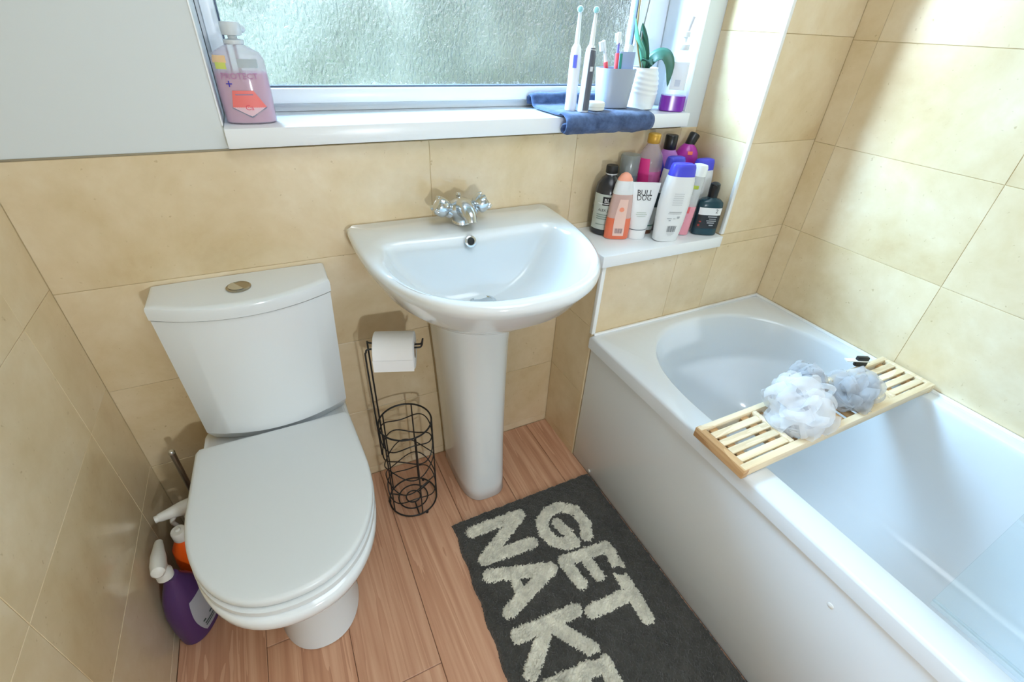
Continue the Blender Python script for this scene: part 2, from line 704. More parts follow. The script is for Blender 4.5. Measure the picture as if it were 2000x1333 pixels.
def frame_ring(x0, x1, z0, z1, wx0, wx1, wz0, wz1, y0, y1, bev):
    return join(bevel_box(x0, x1, y0, y1, z0, z0 + wz0, bev), bevel_box(x0, x1, y0, y1, z1 - wz1, z1, bev),
                bevel_box(x0, x0 + wx0, y0, y1, z0 + wz0 - .001, z1 - wz1 + .001, bev), bevel_box(x1 - wx1, x1, y0, y1, z0 + wz0 - .001, z1 - wz1 + .001, bev))


V, F = frame_ring(WX0 + .001, WX1 - .001, 1.0812, WZ1 - .001, .012, .062, .018, .04, .152, .21, .003)
mk('frame', V, F, M['upvc'], win)
V, F = frame_ring(GX0 - .03, GX1 + .05, GZ0 - .036, GZ1 + .036, .027, .047, .033, .033, .138, .185, .007)
sash = mk('sash', V, F, M['upvc'], win)
V, F = frame_ring(GX0 - .004, GX1 + .004, GZ0 - .004, GZ1 + .004, .0045, .0045, .0045, .0045, .146, .162, .0008)
mk('gasket', V, F, mat('rubber_gasket', (92, 102, 120), .6), sash)
box('glass_pane', GX0 - .002, GX1 + .002, .153, .157, GZ0 - .002, GZ1 + .002, M['frost'], win, bev=0)
box('reveal', WX1 - .0005, WX1 + .002, -.0005, .15, 1.082, WZ1, M['upvc'], win, bev=.0005)
box('reveal', WX0 - .002, WX0 + .0008, -.001, .14, 1.082, WZ1, M['upvc'], win, bev=.0005)

# garden beyond the pane
hm = mat('hedge_leaves', (150, 190, 160), .8)
v_ = coords(hm, rand=False)
L(hm, ramp(hm, noise_tex(hm, v_, 2.2, 3, .5), [(.30, (90, 92, 80)), (.5, (116, 114, 102)), (.72, (158, 150, 138))]), hm.node_tree.nodes['Principled BSDF'].inputs['Base Color'])
V, F = [], []
nx, nz = 60, 26
for i in range(nx + 1):
    for j in range(nz + 1):
        x, z = -.6 + 5.6 * i / nx, -.4 + 2.4 * j / nz
        y = 3.0 + .05 * noise.noise((x * 2, z * 2, 3)) + .015 * noise.noise((x * 9, z * 9, 1)) + max(0, z - 1.6) * 1.2
        V.append((x, y, z))
for i in range(nx):
    for j in range(nz):
        k = i * (nz + 1) + j
        F.append([k, k + nz + 1, k + nz + 2, k + 1])
V2 = [(x, y + 1.0 + .3 * noise.noise((x, z, 9)), z) for x, y, z in V]
n0 = len(V)
F2 = [[q + n0 for q in f[::-1]] for f in F]
edge = [i * (nz + 1) + nz for i in range(nx + 1)]
F3 = [[edge[i], edge[i + 1], edge[i + 1] + n0, edge[i] + n0] for i in range(nx)]
props(mk('hedge', V + V2, F + F2 + F3, hm, angle=180), 'green garden hedge blurred behind the patterned window glass', 'hedge')
lawn = mat('lawn', (120, 150, 96), .9)
struct('ground_outside', lawn, [(-4, 7, .31, 9, -.5, -.4)])

# ------------------------------------------------------------------ bath
bath = thing('bathtub', 'white acrylic bathtub with rounded well and plain side panel', 'bathtub', (1.54, -1.0, 0))
BY0, BY1, BZ = -1.90, -D - .001, .513
BX0, BX1 = 1.188, W - .0015
cb = (1.552, -1.03)


def bath_hole(n=64):
    pts = []
    a, b0, b1, cy0, cy1 = .295, .36, .3, -.60, -1.52
    for i in range(n + 1):
        t = PI * i / n
        c, s = math.cos(t), math.sin(t)
        pts.append((cb[0] + a * math.copysign(abs(c) ** .8, c), cy0 + b0 * abs(s) ** .8))
    for i in range(n + 1):
        t = PI + PI * i / n
        c, s = math.cos(t), math.sin(t)
        pts.append((cb[0] + a * math.copysign(abs(c) ** .8, c), cy1 - b1 * abs(s) ** .8))
    return pts


hole = bath_hole()
corner = [math.atan2(y - cb[1], x - cb[0]) for x in (BX0, BX1) for y in (BY0, BY1)]
BA = sorted({*[2 * PI * i / 160 - PI for i in range(160)], *corner})
rect = [(BX0, BY0), (BX1, BY0), (BX1, BY1), (BX0, BY1)]


def rrect(d):
    return [(BX0 + d, BY0 + d), (BX1 - d, BY0 + d), (BX1 - d, BY1 - d), (BX0 + d, BY1 - d)]


rings = []
for d, z in ((.012, BZ - .045), (.0, BZ - .042), (.0, BZ - .008), (.002, BZ - .002), (.007, BZ)):
    rings.append([(cb[0] + q * math.cos(a), cb[1] + q * math.sin(a), z) for q, a in zip(radial(rrect(d), cb, BA), BA)])
hr = radial(hole, cb, BA)


def well(s, z, yshift=0):
    return [(cb[0] + q * s * math.cos(a) * (1 - .0 * s), cb[1] + yshift + q * s * math.sin(a), z) for q, a in zip(hr, BA)]


rings.append(well(1.012, BZ))
rings.append(well(1.0, BZ - .003))
rings.append(well(.992, BZ - .012))
for s, z in ((.975, .46), (.95, .38), (.925, .30), (.90, .235), (.865, .185), (.80, .150), (.70, .136), (.5, .131), (.25, .129), (.02, .128)):
    rings.append(well(s, z))
V, F = loft(rings, False, True)
mk('tub', V, F, M['acrylic'], bath, angle=60)
box('side_panel', XB + .003, XB + .010, BY0, -D - .004, .003, BZ - .046, M['panel'], bath, bev=.001)
box('end_panel', XB + .004, W - .01, BY0 + .002, BY0 + .01, .003, BZ - .046, M['panel'], bath, bev=.001)
for y, z in ((-1.004, .408), (-.30, .02)):
    V, F = lathe([(.006, 0), (.0058, .0012), (.004, .002), (0, .0022)], (0, 0, 0), 16)
    V, F = xf((V, F), Matrix.Translation((XB + .0035, y, z)) @ Matrix.Rotation(-PI / 2, 4, 'Y'))
    mk('screw_cap', V, F, M['trim'], bath)
box('seal_bead', W - .009, W - .0003, BY0, -D - .002, BZ - .002, BZ + .006, M['trim'], bath, bev=.001)
box('seal_bead', BX0 + .012, W - .009, -D - .0075, -D - .0005, BZ - .002, BZ + .005, M['trim'], bath, bev=.001)
# glass shower screen standing on the outer rim
scr = thing('shower_screen', 'clear glass shower screen standing on the near rim of the bath', 'shower screen', (1.265, -1.45, BZ))
box('glass_panel', 1.262, 1.268, -1.82, -1.086, BZ + .008, 1.95, M['clear_glass'], scr, bev=.001)
box('bottom_seal', 1.2605, 1.2695, -1.82, -1.087, BZ + .0005, BZ + .010, see_through('seal', (220, 232, 236), .12), scr, bev=.001)

# ------------------------------------------------------------------ toilet
wc = thing('toilet', 'white close-coupled toilet with closed lid beside the tiled left wall', 'toilet', (.32, -.3, 0))
cx = .318
pan_rows = [(0, .092, -.475, -.10), (.003, .096, -.482, -.10), (.03, .093, -.474, -.10), (.09, .087, -.455, -.10), (.15, .089, -.452, -.10), (.20, .098, -.468, -.095), (.25, .118, -.505, -.08),
            (.30, .150, -.556, -.06), (.34, .171, -.592, -.05), (.37, .178, -.607, -.045), (.388, .178, -.608, -.045), (.395, .174, -.603, -.048)]
rings = []
pc = (cx, -.30)
for z, hw, yf, yb in pan_rows:
    rings.append(ring_at(d_outline(cx, hw, yb, min(yb - .12, yf + hw * 1.45), yf, 2.25, hw * .93, rc=.03), pc, ANG, z))
V, F = loft(rings)
mk('pan', V, F, M['ceramic'], wc, angle=60)
box('cistern_platform', cx - .150, cx + .172, -.165, -.004, .365, .3945, M['ceramic'], wc, bev=.012, seg=3)
seat_o = d_outline(cx, .181, -.15, -.335, -.598, 2.25, .172, rc=.012)
V, F = loft([ring_at(seat_o, pc, ANG, z, 1, o) for z, o in ((.396, -.008), (.398, -.001), (.402, 0), (.410, -.001), (.4125, -.007))])
mk('seat', V, F, M['seat'], wc, angle=50)
lid_o = d_outline(cx, .180, -.152, -.335, -.590, 2.25, .170, rc=.010)
V, F = loft([ring_at(lid_o, pc, ANG, z, 1, o) for z, o in ((.4145, -.006), (.416, -.001), (.420, 0), (.427, -.0005), (.431, -.004), (.4325, -.009), (.433, -.02), (.434, -.09), (.4345, -.14))])
mk('lid', V, F, M['seat'], wc, angle=50)
for s in ():
    V, F = lathe([(.014, 0), (.014, .010), (.011, .012), (0, .0125)], (cx + s * .075, -.158, .4235), 20)
    # kept just behind the lid edge
    mk('hinge', [(a, b + .004, c_) for a, b, c_ in V], F, M['chrome'], wc)
kx = .331


def cist(half, ys, yc, z, n=24, rc=.02):
    """plan of the cistern: straight back, bowed front"""
    pts = []
    for i in range(n + 1):
        t = -1 + 2 * i / n
        x = half * t
        y = yc + (ys - yc) * abs(t) ** 2.0
        pts.append((kx + x, y, z))
    pts += [(kx + half, ys * .5, z), (kx + half, -.004, z)]
    pts += [(kx + half * .5, -.002, z), (kx, -.002, z), (kx - half * .5, -.002, z)]
    pts += [(kx - half, -.004, z), (kx - half, ys * .5, z)]
    return pts


V, F = loft([cist(.152, -.084, -.122, .3955), cist(.1590, -.097, -.1405, .423), cist(.1605, -.101, -.1465, .430), cist(.173, -.094, -.143, .742)])
mk('cistern', V, F, M['ceramic'], wc, angle=35)
V, F = loft([cist(.1735, -.0935, -.1435, .7432), cist(.1752, -.0955, -.1475, .7450), cist(.1755, -.0955, -.1500, .766), cist(.1745, -.0940, -.1480, .7715), cist(.1715, -.0890, -.1420, .7745), cist(.166, -.082, -.134, .7755)])
mk('cistern_lid', V, F, M['ceramic'], wc, angle=35)
V, F = lathe([(.0245, 0), (.0245, .003), (.022, .0045), (.0215, .0035), (0, .0035)], (.325, -.071, .7755), 32)
bt = mk('flush_button', V, F, M['nickel'], wc)
V, F = [], []
hb_ = []
for k in range(13):
    a = math.radians(120) + PI * k / 12
    hb_.append((.325 + .020 * math.cos(a), -.071 + .020 * math.sin(a)))
V, F = loft([[(x, y, .779) for x, y in hb_], [(x, y, .7808) for x, y in hb_]])
mk('half_button', V, F, M['chrome'], bt)

# ------------------------------------------------------------------ washbasin with pedestal
wb = thing('washbasin', 'white ceramic washbasin on a tapering pedestal below the window', 'washbasin', (.838, -.2, 0))
bx = .838
bo = d_outline(bx, .270, -.001, -.085, -.482, 2.35, .269, rc=.012)
bi = d_outline(bx, .232, -.135, -.21, -.450, 2.3, .220, rc=.03)
bc = (bx, -.235)
tz = .8595
SL = .018
rings = [ring_at(d_outline(bx, .10, -.03, -.10, -.255, 2.3, .10), bc, ANG, .655),
         ring_at(d_outline(bx, .125, -.012, -.11, -.285, 2.3, .12), bc, ANG, .675),
         ring_at(d_outline(bx, .185, -.006, -.11, -.365, 2.3, .165), bc, ANG, .715),
         ring_at(d_outline(bx, .232, -.003, -.10, -.430, 2.3, .215), bc, ANG, .765),
         ring_at(d_outline(bx, .260, -.002, -.09, -.468, 2.35, .252), bc, ANG, .815),
         ring_at(bo, bc, ANG, tz - .022, 1, -.002, SL), ring_at(bo, bc, ANG, tz - .012, 1, 0, SL), ring_at(bo, bc, ANG, tz - .004, 1, -.002, SL), ring_at(bo, bc, ANG, tz, 1, -.009, SL)]
r_o = np.array(ring_at(bo, bc, ANG, tz, 1, -.009, SL))
r_i = np.array(ring_at(bi, bc, ANG, tz, 1, .010, SL))
rings.append((r_o * .5 + r_i * .5).tolist())
rings.append(r_i.tolist())
rings.append(ring_at(bi, bc, ANG, tz - .0025, 1, .0035, SL))
rings.append(ring_at(bi, bc, ANG, tz - .0055, 1, -.001, SL))
rings.append(ring_at(bi, bc, ANG, tz - .010, 1, -.006, SL))
for s in (.93, .88, .82, .74, .64, .5, .35, .2, .09):
    rings.append([(x, y + (1 - s) * .032, z) for x, y, z in ring_at(bi, bc, ANG, tz - .010 - .141 * (1 - s ** 3.2) ** .9, s, -.006, SL)])
V, F = loft(rings)
bowl = mk('bowl', V, F, M['ceramic'], wb, angle=60)
# overflow ring and hole on the rear wall of the bowl, waste at the bottom
nrm = Vector((0, -.93, .37))
ov = Matrix.Translation((.828, -.1485, .8405)) @ nrm.to_track_quat('Z', 'Y').to_matrix().to_4x4()
V, F = lathe([(.0088, .0), (.0088, .0042), (.0125, .0042), (.0140, .0030), (.0142, -.004)], (0, 0, 0), 28)
V, F = xf((V, F[:-2]), ov)
mk('overflow_ring', V, F, M['chrome'], wb)
V, F = lathe([(.0090, -.002), (.0090, .0028), (0, .0030)], (0, 0, 0), 24)
V, F = xf((V, F), ov)
mk('overflow_hole', V, F, M['dark_hole'], wb)
V, F = lathe([(.032, 0), (.032, .003), (.026, .004), (.024, .002), (0, .001)], (bx, -.206, .7048), 32)
mk('waste', V, F, M['chrome'], wb)
ped = []
for z, hw, yf in ((0, .070, -.246), (.004, .074, -.251), (.05, .0735, -.248), (.20, .077, -.240), (.40, .084, -.238), (.58, .092, -.244), (.675, .100, -.262), (.70, .104, -.27)):
    ped.append(ring_at(d_outline(bx + .012 * (1 - z / .7), hw, -.02, -.11, yf, 3.2 - .9 * z / .7, hw * .98, rc=.01), (bx, -.13), ANG, z))
V, F = loft(ped)
mk('pedestal', V, F, M['ceramic'], wb, angle=60)

# mixer tap
TX, TY, TZ = .836, -.070, tz - .0013
tap = thing('mixer_tap', 'chrome basin mixer tap with two crosshead handles', 'tap', (TX, TY, TZ))
trow = [(0, .0235, .0235), (.004, .0235, .0235), (.008, .0215, .0215), (.018, .0245, .0230), (.028, .0345, .0265), (.037, .0395, .0280), (.045, .0365, .0270), (.053, .0280, .0230), (.059, .0160, .0140), (.061, .0001, .0001)]
V, F = loft([[(TX + a * math.cos(2 * PI * j / 36), TY + b_ * math.sin(2 * PI * j / 36), TZ + z) for j in range(36)] for z, a, b_ in trow])
mk('tap_body', V, F, M['chrome'], tap)
sp = spline([(TX, TY + .004, TZ + .036), (TX, TY - .022, TZ + .042), (TX, TY - .045, TZ + .040), (TX, TY - .060, TZ + .032), (TX, TY - .064, TZ + .022)], 6)
rr = [.025 - .010 * min(1, i / (len(sp) * .8)) for i in range(len(sp))]
V, F = tube(sp, rr, 24)
mk('spout', V, F, M['chrome'], tap)
for s in (-1, 1):
    ax = Vector((s * .80, -.05, .58)).normalized()
    o0 = Vector((TX + s * .030, TY - .001, TZ + .030))
    q = Matrix.Translation(o0) @ ax.to_track_quat('Z', 'Y').to_matrix().to_4x4()
    V, F = xf(lathe([(.0145, -.004), (.0145, .005), (.0125, .007), (.0125, .009), (.0185, .011), (.0222, .016), (.0228, .031), (.0210, .037), (.015, .039), (.014, .0405), (.012, .0415), (0, .042)], (0, 0, 0), 28), q)
    h = mk('handle', V, F, M['chrome'], tap)
    for k in range(4):
        a = PI / 4 + k * PI / 2
        kp = [(.0165 * math.cos(a), .0165 * math.sin(a), .026), (.0190 * math.cos(a), .0190 * math.sin(a), .036), (.0170 * math.cos(a), .0170 * math.sin(a), .0415)]
        V, F = xf(tube(kp, [.0055, .0068, .0050], 10), q)
        mk('lug', V, F, M['chrome'], h)
V, F = join(tube([(TX + .004, TY + .030, TZ + .0), (TX + .004, TY + .030, TZ + .056)], .0028, 10),
            lathe([(.0005, -.006), (.005, -.0045), (.0068, 0), (.005, .0045), (.0005, .006)], (TX + .004, TY + .030, TZ + .060), 16))
mk('waste_rod', V, F, M['chrome'], tap)

# ------------------------------------------------------------------ toilet roll stand and roll
RX, RY = .628, -.150
st = thing('toilet_roll_stand', 'black wire toilet roll stand with spare roll basket next to the pedestal', 'toilet roll stand', (RX, RY, 0))
wr = .0021
parts = [tube(circle((RX, RY, .008), r, 40), wr if r < .07 else wr * 1.2, 8, True) for r in (.073, .045, .022)]
for k in range(3):
    a = .5 + k * 2 * PI / 3
    parts.append(tube([(RX + .022 * math.cos(a), RY + .022 * math.sin(a), .008), (RX + .073 * math.cos(a), RY + .073 * math.sin(a), .008)], wr, 8))
V, F = join(*parts)
mk('base', V, F, M['black_wire'], st)
V, F = tube(circle((RX, RY, .335), .073, 48), wr * 1.2, 8, True)
mk('top_ring', V, F, M['black_wire'], st)
for k, z in enumerate((.292, .235, .180, .120, .07)):
    V, F = tube(circle((RX, RY, z), .072, 60, .014, 3, k * 1.6), wr * .85, 6, True)
    mk('wavy_ring', V, F, M['black_wire'], st)
for k in range(5):
    a = -PI / 2 + .12 + k * 2 * PI / 5
    V, F = tube([(RX + .0735 * math.cos(a), RY + .0735 * math.sin(a), .006), (RX + .0735 * math.cos(a), RY + .0735 * math.sin(a), .336)], wr, 8)
    mk('upright', V, F, M['black_wire'], st)
for k in range(3):
    a = -1.25 + k * 2 * PI / 3
    V, F = lathe([(.004, 0), (.0045, .002), (.0045, .007), (.003, .009)], (RX + .073 * math.cos(a), RY + .073 * math.sin(a), .0), 12)
    mk('foot', V, F, M['black_wire'], st)
AZ = .597
arm = spline([(RX - .071, RY + .020, .22), (RX - .0725, RY + .020, .40), (RX - .0735, RY + .020, .575), (RX - .072, RY + .018, AZ - .003), (RX - .064, RY + .010, AZ), (RX, RY, AZ), (RX + .052, RY, AZ), (RX + .062, RY, AZ + .003), (RX + .066, RY + .001, AZ + .016)], 6)
RA = Matrix.Translation((RX, RY, 0)) @ Matrix.Rotation(math.radians(-20), 4, 'Z') @ Matrix.Translation((-RX, -RY, 0))
arm2 = spline([(RX - .073, RY - .012, .22), (RX - .0745, RY - .012, .40), (RX - .0755, RY - .012, .560), (RX - .073, RY - .012, AZ - .014), (RX - .064, RY - .006, AZ - .008), (RX, RY - .003, AZ - .0065), (RX + .05, RY - .003, AZ - .008), (RX + .062, RY - .001, AZ - .004), (RX + .066, RY + .001, AZ + .016)], 6)
V, F = xf(join(tube(arm, wr * 1.1, 8), tube(arm2, wr * 1.1, 8)), RA)
mk('holder_arm', V, F, M['black_wire'], st)
roll = thing('toilet_roll', 'white toilet roll hanging on the arm of the wire stand', 'toilet roll', (RX, RY, AZ - .066))
rc_ = (RX, RY, AZ - .0170)
q = Matrix.Translation((RX - .004, RY, rc_[2])) @ Matrix.Rotation(PI / 2, 4, 'Y')
prof = [(.0208, -.049), (.046, -.049), (.0485, -.047), (.0485, .047), (.046, .049), (.0208, .049)]
n = 48
rg = [[(r * math.cos(2 * PI * j / n), r * math.sin(2 * PI * j / n), z) for j in range(n)] for r, z in prof]
V, F = xf(loft(rg, False, False), RA @ q)
mk('paper', V, F, M['paper'], roll, angle=50)
rg = [[(r * math.cos(2 * PI * j / n), r * math.sin(2 * PI * j / n), z) for j in range(n)] for r, z in ((.0206, -.0488), (.0206, .0488), (.0198, .0488), (.0198, -.0488))]
V, F = xf(loft(rg + [rg[0]], False, False), RA @ q)
mk('core', V, F, M['card'], roll)
V, F = bevel_box(-.0487 + RX - .004, .0487 + RX - .004, RY - .0497, RY - .0487, rc_[2] - .030, rc_[2] + .004, .0003, 1)
V, F = xf((V, F), RA)
mk('loose_sheet', V, F, M['paper'], roll)

# ------------------------------------------------------------------ toilet brush and cleaners by the left wall
tb = thing('toilet_brush', 'chrome handled toilet brush behind the toilet in the corner', 'toilet brush', (.078, -.075, 0))
V, F = lathe([(.038, 0), (.040, .003), (.040, .115), (.038, .118), (.034, .118), (.034, .01), (0, .009)], (.074, -.062, 0), 32)
mk('holder', V, F, M['steel'], tb)
V, F = tube([(.074, -.062, .03), (.080, -.076, .22), (.083, -.084, .385)], [.006, .0062, .0065], 14)
hd = mk('brush_handle', V, F, M['steel'], tb)
V, F = xf(lathe([(.0072, 0), (.0074, .004), (.005, .008), (0, .009)], (0, 0, 0), 16), Matrix.Translation((.083, -.084, .380)))
mk('end_cap', V, F, M['chrome'], hd)

PW = plastic('trigger_white', (222, 220, 212), .4)


def trigger_head(parent, pos, rz, m, tilt=0, s=1.0):
    """spray head: collar, body with nozzle along local +y, trigger below"""
    mt = Matrix.Translation(pos) @ Matrix.Rotation(math.radians(rz), 4, 'Z') @ Matrix.Rotation(tilt, 4, 'X') @ Matrix.Scale(s, 4)
    V, F = xf(lathe([(.0145, 0), (.0145, .016), (.012, .019), (.010, .024)], (0, 0, 0), 20), mt)
    mk('collar', V, F, m, parent)
    rows = [(-.034, .007, .006, .036), (-.030, .0115, .012, .038), (-.012, .0135, .0165, .040), (.010, .013, .0165, .041), (.030, .010, .012, .043), (.046, .0085, .0095, .044), (.050, .0075, .0085, .044)]
    rg = [[(rx * math.cos(t), y, zc + rz_ * math.sin(t)) for t in [2 * PI * j / 20 for j in range(20)]] for y, rx, rz_, zc in rows]
    V, F = xf(loft(rg), mt)
    h = mk('spray_head', V, F, m, parent)
    tr = spline([(0, .026, .034), (0, .034, .018), (0, .030, .0), (0, .036, -.016)], 5)
    V, F = xf(tube(tr, [.0055 - .0002 * i for i in range(len(tr))], 10), mt)
    mk('trigger', V, F, m, h)
    V, F = xf(tube([(0, .049, .044), (0, .056, .044)], .0072, 12), mt)
    mk('nozzle', V, F, m, h)


# purple cleaner
pp = plastic('purple_bottle', (74, 46, 98), .28)
b = Loft([(0, .050, .030), (.003, .053, .033), (.05, .055, .036), (.11, .053, .035), (.15, .045, .030), (.18, .032, .023), (.20, .020, .017), (.215, .0145, .0145)], (.046, -.296, 0), 62, n=2.3)
t = thing('cleaner_bottle', 'purple cleaner spray bottle with pale label on the floor beside the toilet', 'spray bottle', (.046, -.296, 0))
b.body('bottle_body', pp, t)
b.label('paper_label', plastic('grey_label', (168, 172, 180), .45), t, -.040, .040, .02, .14, shape=lambda u: (-.034 * math.sin(.5 + 2.1 * u) ** .6, .034 * math.sin(.5 + 2.1 * u) ** .6))
b.bars('print', [(-.02, .016, -.004, .001), (-.02, .010, -.012, -.008), (-.022, -.014, .008, .013), (.0, .024, .010, .015)], 0, .045, plastic('label_print', (34, 60, 56), .5), t)
trigger_head(t, (.036, -.294, .212), 8, PW, tilt=-.25, s=1.15)
# orange cleaner
b = Loft([(0, .030, .026), (.003, .033, .029), (.15, .034, .030), (.19, .030, .026), (.215, .018, .017), (.225, .0135, .0135)], (.064, -.206, 0), 20, n=2.4)
t = thing('cleaner_bottle', 'orange cleaner bottle with round white cap squeezed between wall and toilet', 'bottle', (.064, -.206, 0))
b.body('bottle_body', plastic('orange_bottle', (236, 92, 20), .3), t)
b.label('paper_label', plastic('teal_label', (70, 110, 150), .45), t, -.02, .02, .06, .12)
V, F = lathe([(.016, 0), (.017, .002), (.017, .024), (.015, .028), (.006, .029), (0, .029)], (.064, -.206, .222), 28)
cp = mk('cap', V, F, PW, t)
V, F = lathe([(.006, 0), (.006, .004), (.004, .006), (0, .006)], (.064, -.206, .2505), 16)
mk('cap_knob', V, F, PW, cp)
# spray behind it
b = Loft([(0, .029, .024), (.003, .031, .026), (.16, .031, .026), (.20, .020, .018), (.215, .0135, .0135)], (.086, -.140, 0), -60, n=2.4)
t = thing('cleaner_bottle', 'dark spray bottle with white trigger head in the corner behind the orange bottle', 'spray bottle', (.086, -.140, 0))
b.body('bottle_body', plastic('dark_bottle', (52, 56, 70), .3), t)
trigger_head(t, (.084, -.150, .212), 105, PW, s=1.2)

# ------------------------------------------------------------------ bath mat with letters
strokes = [
    [(1.056, -.500), (1.077, -.462), (1.071, -.409), (1.036, -.379), (.990, -.380), (.955, -.402), (.946, -.442), (.958, -.478), (.991, -.500), (1.012, -.503)],
    [(1.010, -.503), (1.008, -.467), (.998, -.425)],
    [(.749, -.348), (.905, -.352), (.750, -.443), (.895, -.452)],
    [(.742, -.491), (.908, -.543), (.752, -.600)], [(.805, -.515), (.796, -.585)],
    [(.745, -.661), (.908, -.669)], [(.825, -.671), (.738, -.745)], [(.836, -.676), (.898, -.765)],
    [(1.086, -.620), (1.090, -.553), (.952, -.540), (.962, -.615)], [(1.014, -.549), (1.018, -.618)],
    [(.946, -.690), (1.060, -.693)], [(1.076, -.640), (1.070, -.762)],
    [(.903, -.876), (.908, -.802), (.759, -.790), (.764, -.870)], [(.838, -.796), (.842, -.866)],
    [(.752, -.917), (.906, -.922), (.890, -.985), (.832, -1.003), (.775, -.985), (.752, -.917)]]
HW = [.0188, .0165, .0195, .0195, .0145, .0195, .0195, .0195, .0185, .017, .019, .0195, .0195, .0175, .0185]
letter_names = ['g', 'g', 'n', 'a', 'a', 'k', 'k', 'k', 'e', 'e', 't', 't', 'e2', 'e2', 'd']
stp = .0028
MY0, MY1 = -1.06, -.297
nu, nv = int(.485 / stp), int((MY1 - MY0) / stp)
uu, vv = np.meshgrid(np.linspace(0, 1, nu + 1), np.linspace(0, 1, nv + 1))
Y = MY0 + (MY1 - MY0) * vv
XL = np.interp(Y, [-1.06, -.74, -.297], [.672, .682, .705])
X = XL + (1.1945 - XL) * uu
wob = .0025 * np.sin(Y * 60) * (uu - .5) * 2
X = X + wob * (uu < .5)
jx = rng.normal(0, .0007, X.shape)
jy = rng.normal(0, .0007, X.shape)
edge_d = np.minimum(np.minimum(uu, 1 - uu) * .485, np.minimum(vv, 1 - vv) * (MY1 - MY0))
Hh = .0125 * np.clip(edge_d / .006, 0, 1) ** .5 + rng.normal(0, .0010, X.shape) + .0016 * np.sin(X * 160 + 2 * np.sin(Y * 40)) * np.sin(Y * 130)
Hh = np.where(edge_d <= 1e-9, .0012, np.maximum(Hh, .003))
XYZ = np.stack([X + jx, Y + jy, Hh], -1)
cxm, cym = (X[:-1, :-1] + X[1:, 1:]) / 2, (Y[:-1, :-1] + Y[1:, 1:]) / 2
owner = np.full(cxm.shape, -1)
fuzz = rng.normal(0, .0016, cxm.shape)
ids = sorted(set(letter_names), key=letter_names.index)
DD = np.full((len(ids), *cxm.shape), 9.)
for s_, hw, nm in zip(strokes, HW, letter_names):
    for (ax, ay), (bx_, by_) in zip(s_[:-1], s_[1:]):
        dx, dy = bx_ - ax, by_ - ay
        t_ = np.clip(((cxm - ax) * dx + (cym - ay) * dy) / (dx * dx + dy * dy + 1e-12), 0, 1)
        dd = np.hypot(cxm - ax - t_ * dx, cym - ay - t_ * dy) - hw + fuzz
        DD[ids.index(nm)] = np.minimum(DD[ids.index(nm)], dd)

srt = np.sort(DD, 0)
owner = np.where((srt[0] < 0) & (srt[1] > .0045), DD.argmin(0), -1)


def grid_part(mask, lift, name, m, parent=None):
    ii, jj = np.nonzero(mask)
    idx = lambda a, b_: a * (nu + 1) + b_
    quads = np.stack([idx(ii, jj), idx(ii, jj + 1), idx(ii + 1, jj + 1), idx(ii + 1, jj)], 1)
    used, inv = np.unique(quads, return_inverse=True)
    P = XYZ.reshape(-1, 3)[used].copy()
    cnt = np.bincount(inv.ravel(), minlength=len(used))
    quads = inv.reshape(quads.shape)
    if lift:
        P[:, 2] += lift * (cnt == 4)
    return P, quads.tolist()


P, Q = grid_part(owner < 0, 0, 'pile', M['pile_dark'])
mat_o = thing('bath_mat', 'charcoal bath mat with cream tufted words GET NAKED lying beside the bath', 'bath mat', (.94, -.66, 0))
mk('pile', P, Q, M['pile_dark'], mat_o, smooth=False)
V, F = bevel_box(0, 1, 0, 1, 0, 1, 0)
bc_ = [(.712, MY1 - .006), (1.188, MY1 - .006), (1.188, MY0 + .006), (.682, MY0 + .006)]
V, F = loft([[(x, y, .0008) for x, y in bc_], [(x, y, .0025) for x, y in bc_]])
mk('backing', V, F, M['pile_dark'], mat_o, smooth=False)
for i, nm in enumerate(ids):
    P, Q = grid_part(owner == i, .0032, 'letter', M['pile_light'])
    mk('letter', P, Q, M['pile_light'], mat_o, smooth=False)

# ------------------------------------------------------------------ bath tray with sponges and razor
tz0, tz1 = BZ + .001, BZ + .027
tray = thing('bath_tray', 'pale slatted wooden bath tray lying across the tub', 'bath tray', (1.53, -.704, BZ))
TXa, TXb, TYa, TYb = 1.178, 1.880, -.772, -.636
box('long_rail', TXa, TXb, TYa, TYa + .016, tz0 + .002, tz1, M['bamboo'], tray)
box('long_rail', TXa, TXb, TYb - .014, TYb, tz0 + .002, tz1, M['bamboo'], tray)
box('end_rail', TXa - .003, TXa + .014, TYa - .001, TYb + .001, tz0, tz1 - .0005, M['bamboo_end'], tray)
box('end_rail', TXb - .012, TXb + .003, TYa - .001, TYb + .001, tz0, tz1 - .0005, M['bamboo'], tray)
box('divider', 1.338, 1.350, TYa + .016, TYb - .014, tz0 + .002, tz1, M['bamboo'], tray)
box('divider', 1.722, 1.734, TYa + .016, TYb - .014, tz0 + .002, tz1, M['bamboo'], tray)
for xa, xb in ((TXa + .015, 1.3375), (1.7345, TXb - .0125)):
    for k in range(4):
        y0 = TYa + .0205 + k * .0243
        box('slat', xa, xb, y0, y0 + .0165, tz1 - .009, tz1 - .002, M['bamboo'], tray, bev=.001)
    for x in (xa + .012, xb - .034):
        box('cross_bar', x, x + .022, TYa + .016, TYb - .014, tz0 + .003, tz1 - .0092, M['bamboo_end'], tray, bev=.0008)
for k in range(7):
    x0 = 1.356 + k * .042
    box('floor_slat', x0, x0 + .026, TYa + .016, TYb - .014, tz0 + .003, tz0 + .009, M['bamboo_end'], tray, bev=.0008)
box('soap_board', 1.652, 1.7215, TYa + .0165, TYb - .0145, tz0 + .008, tz0 + .016, M['bamboo'], tray, bev=.001)


def tray_top(p):
    if abs(p.y + .704) > .050 or p.x < 1.354 or 1.718 < p.x < 1.738:
        return tz1 + .0012
    return tz0 + (.0175 if p.x > 1.648 else .0105)


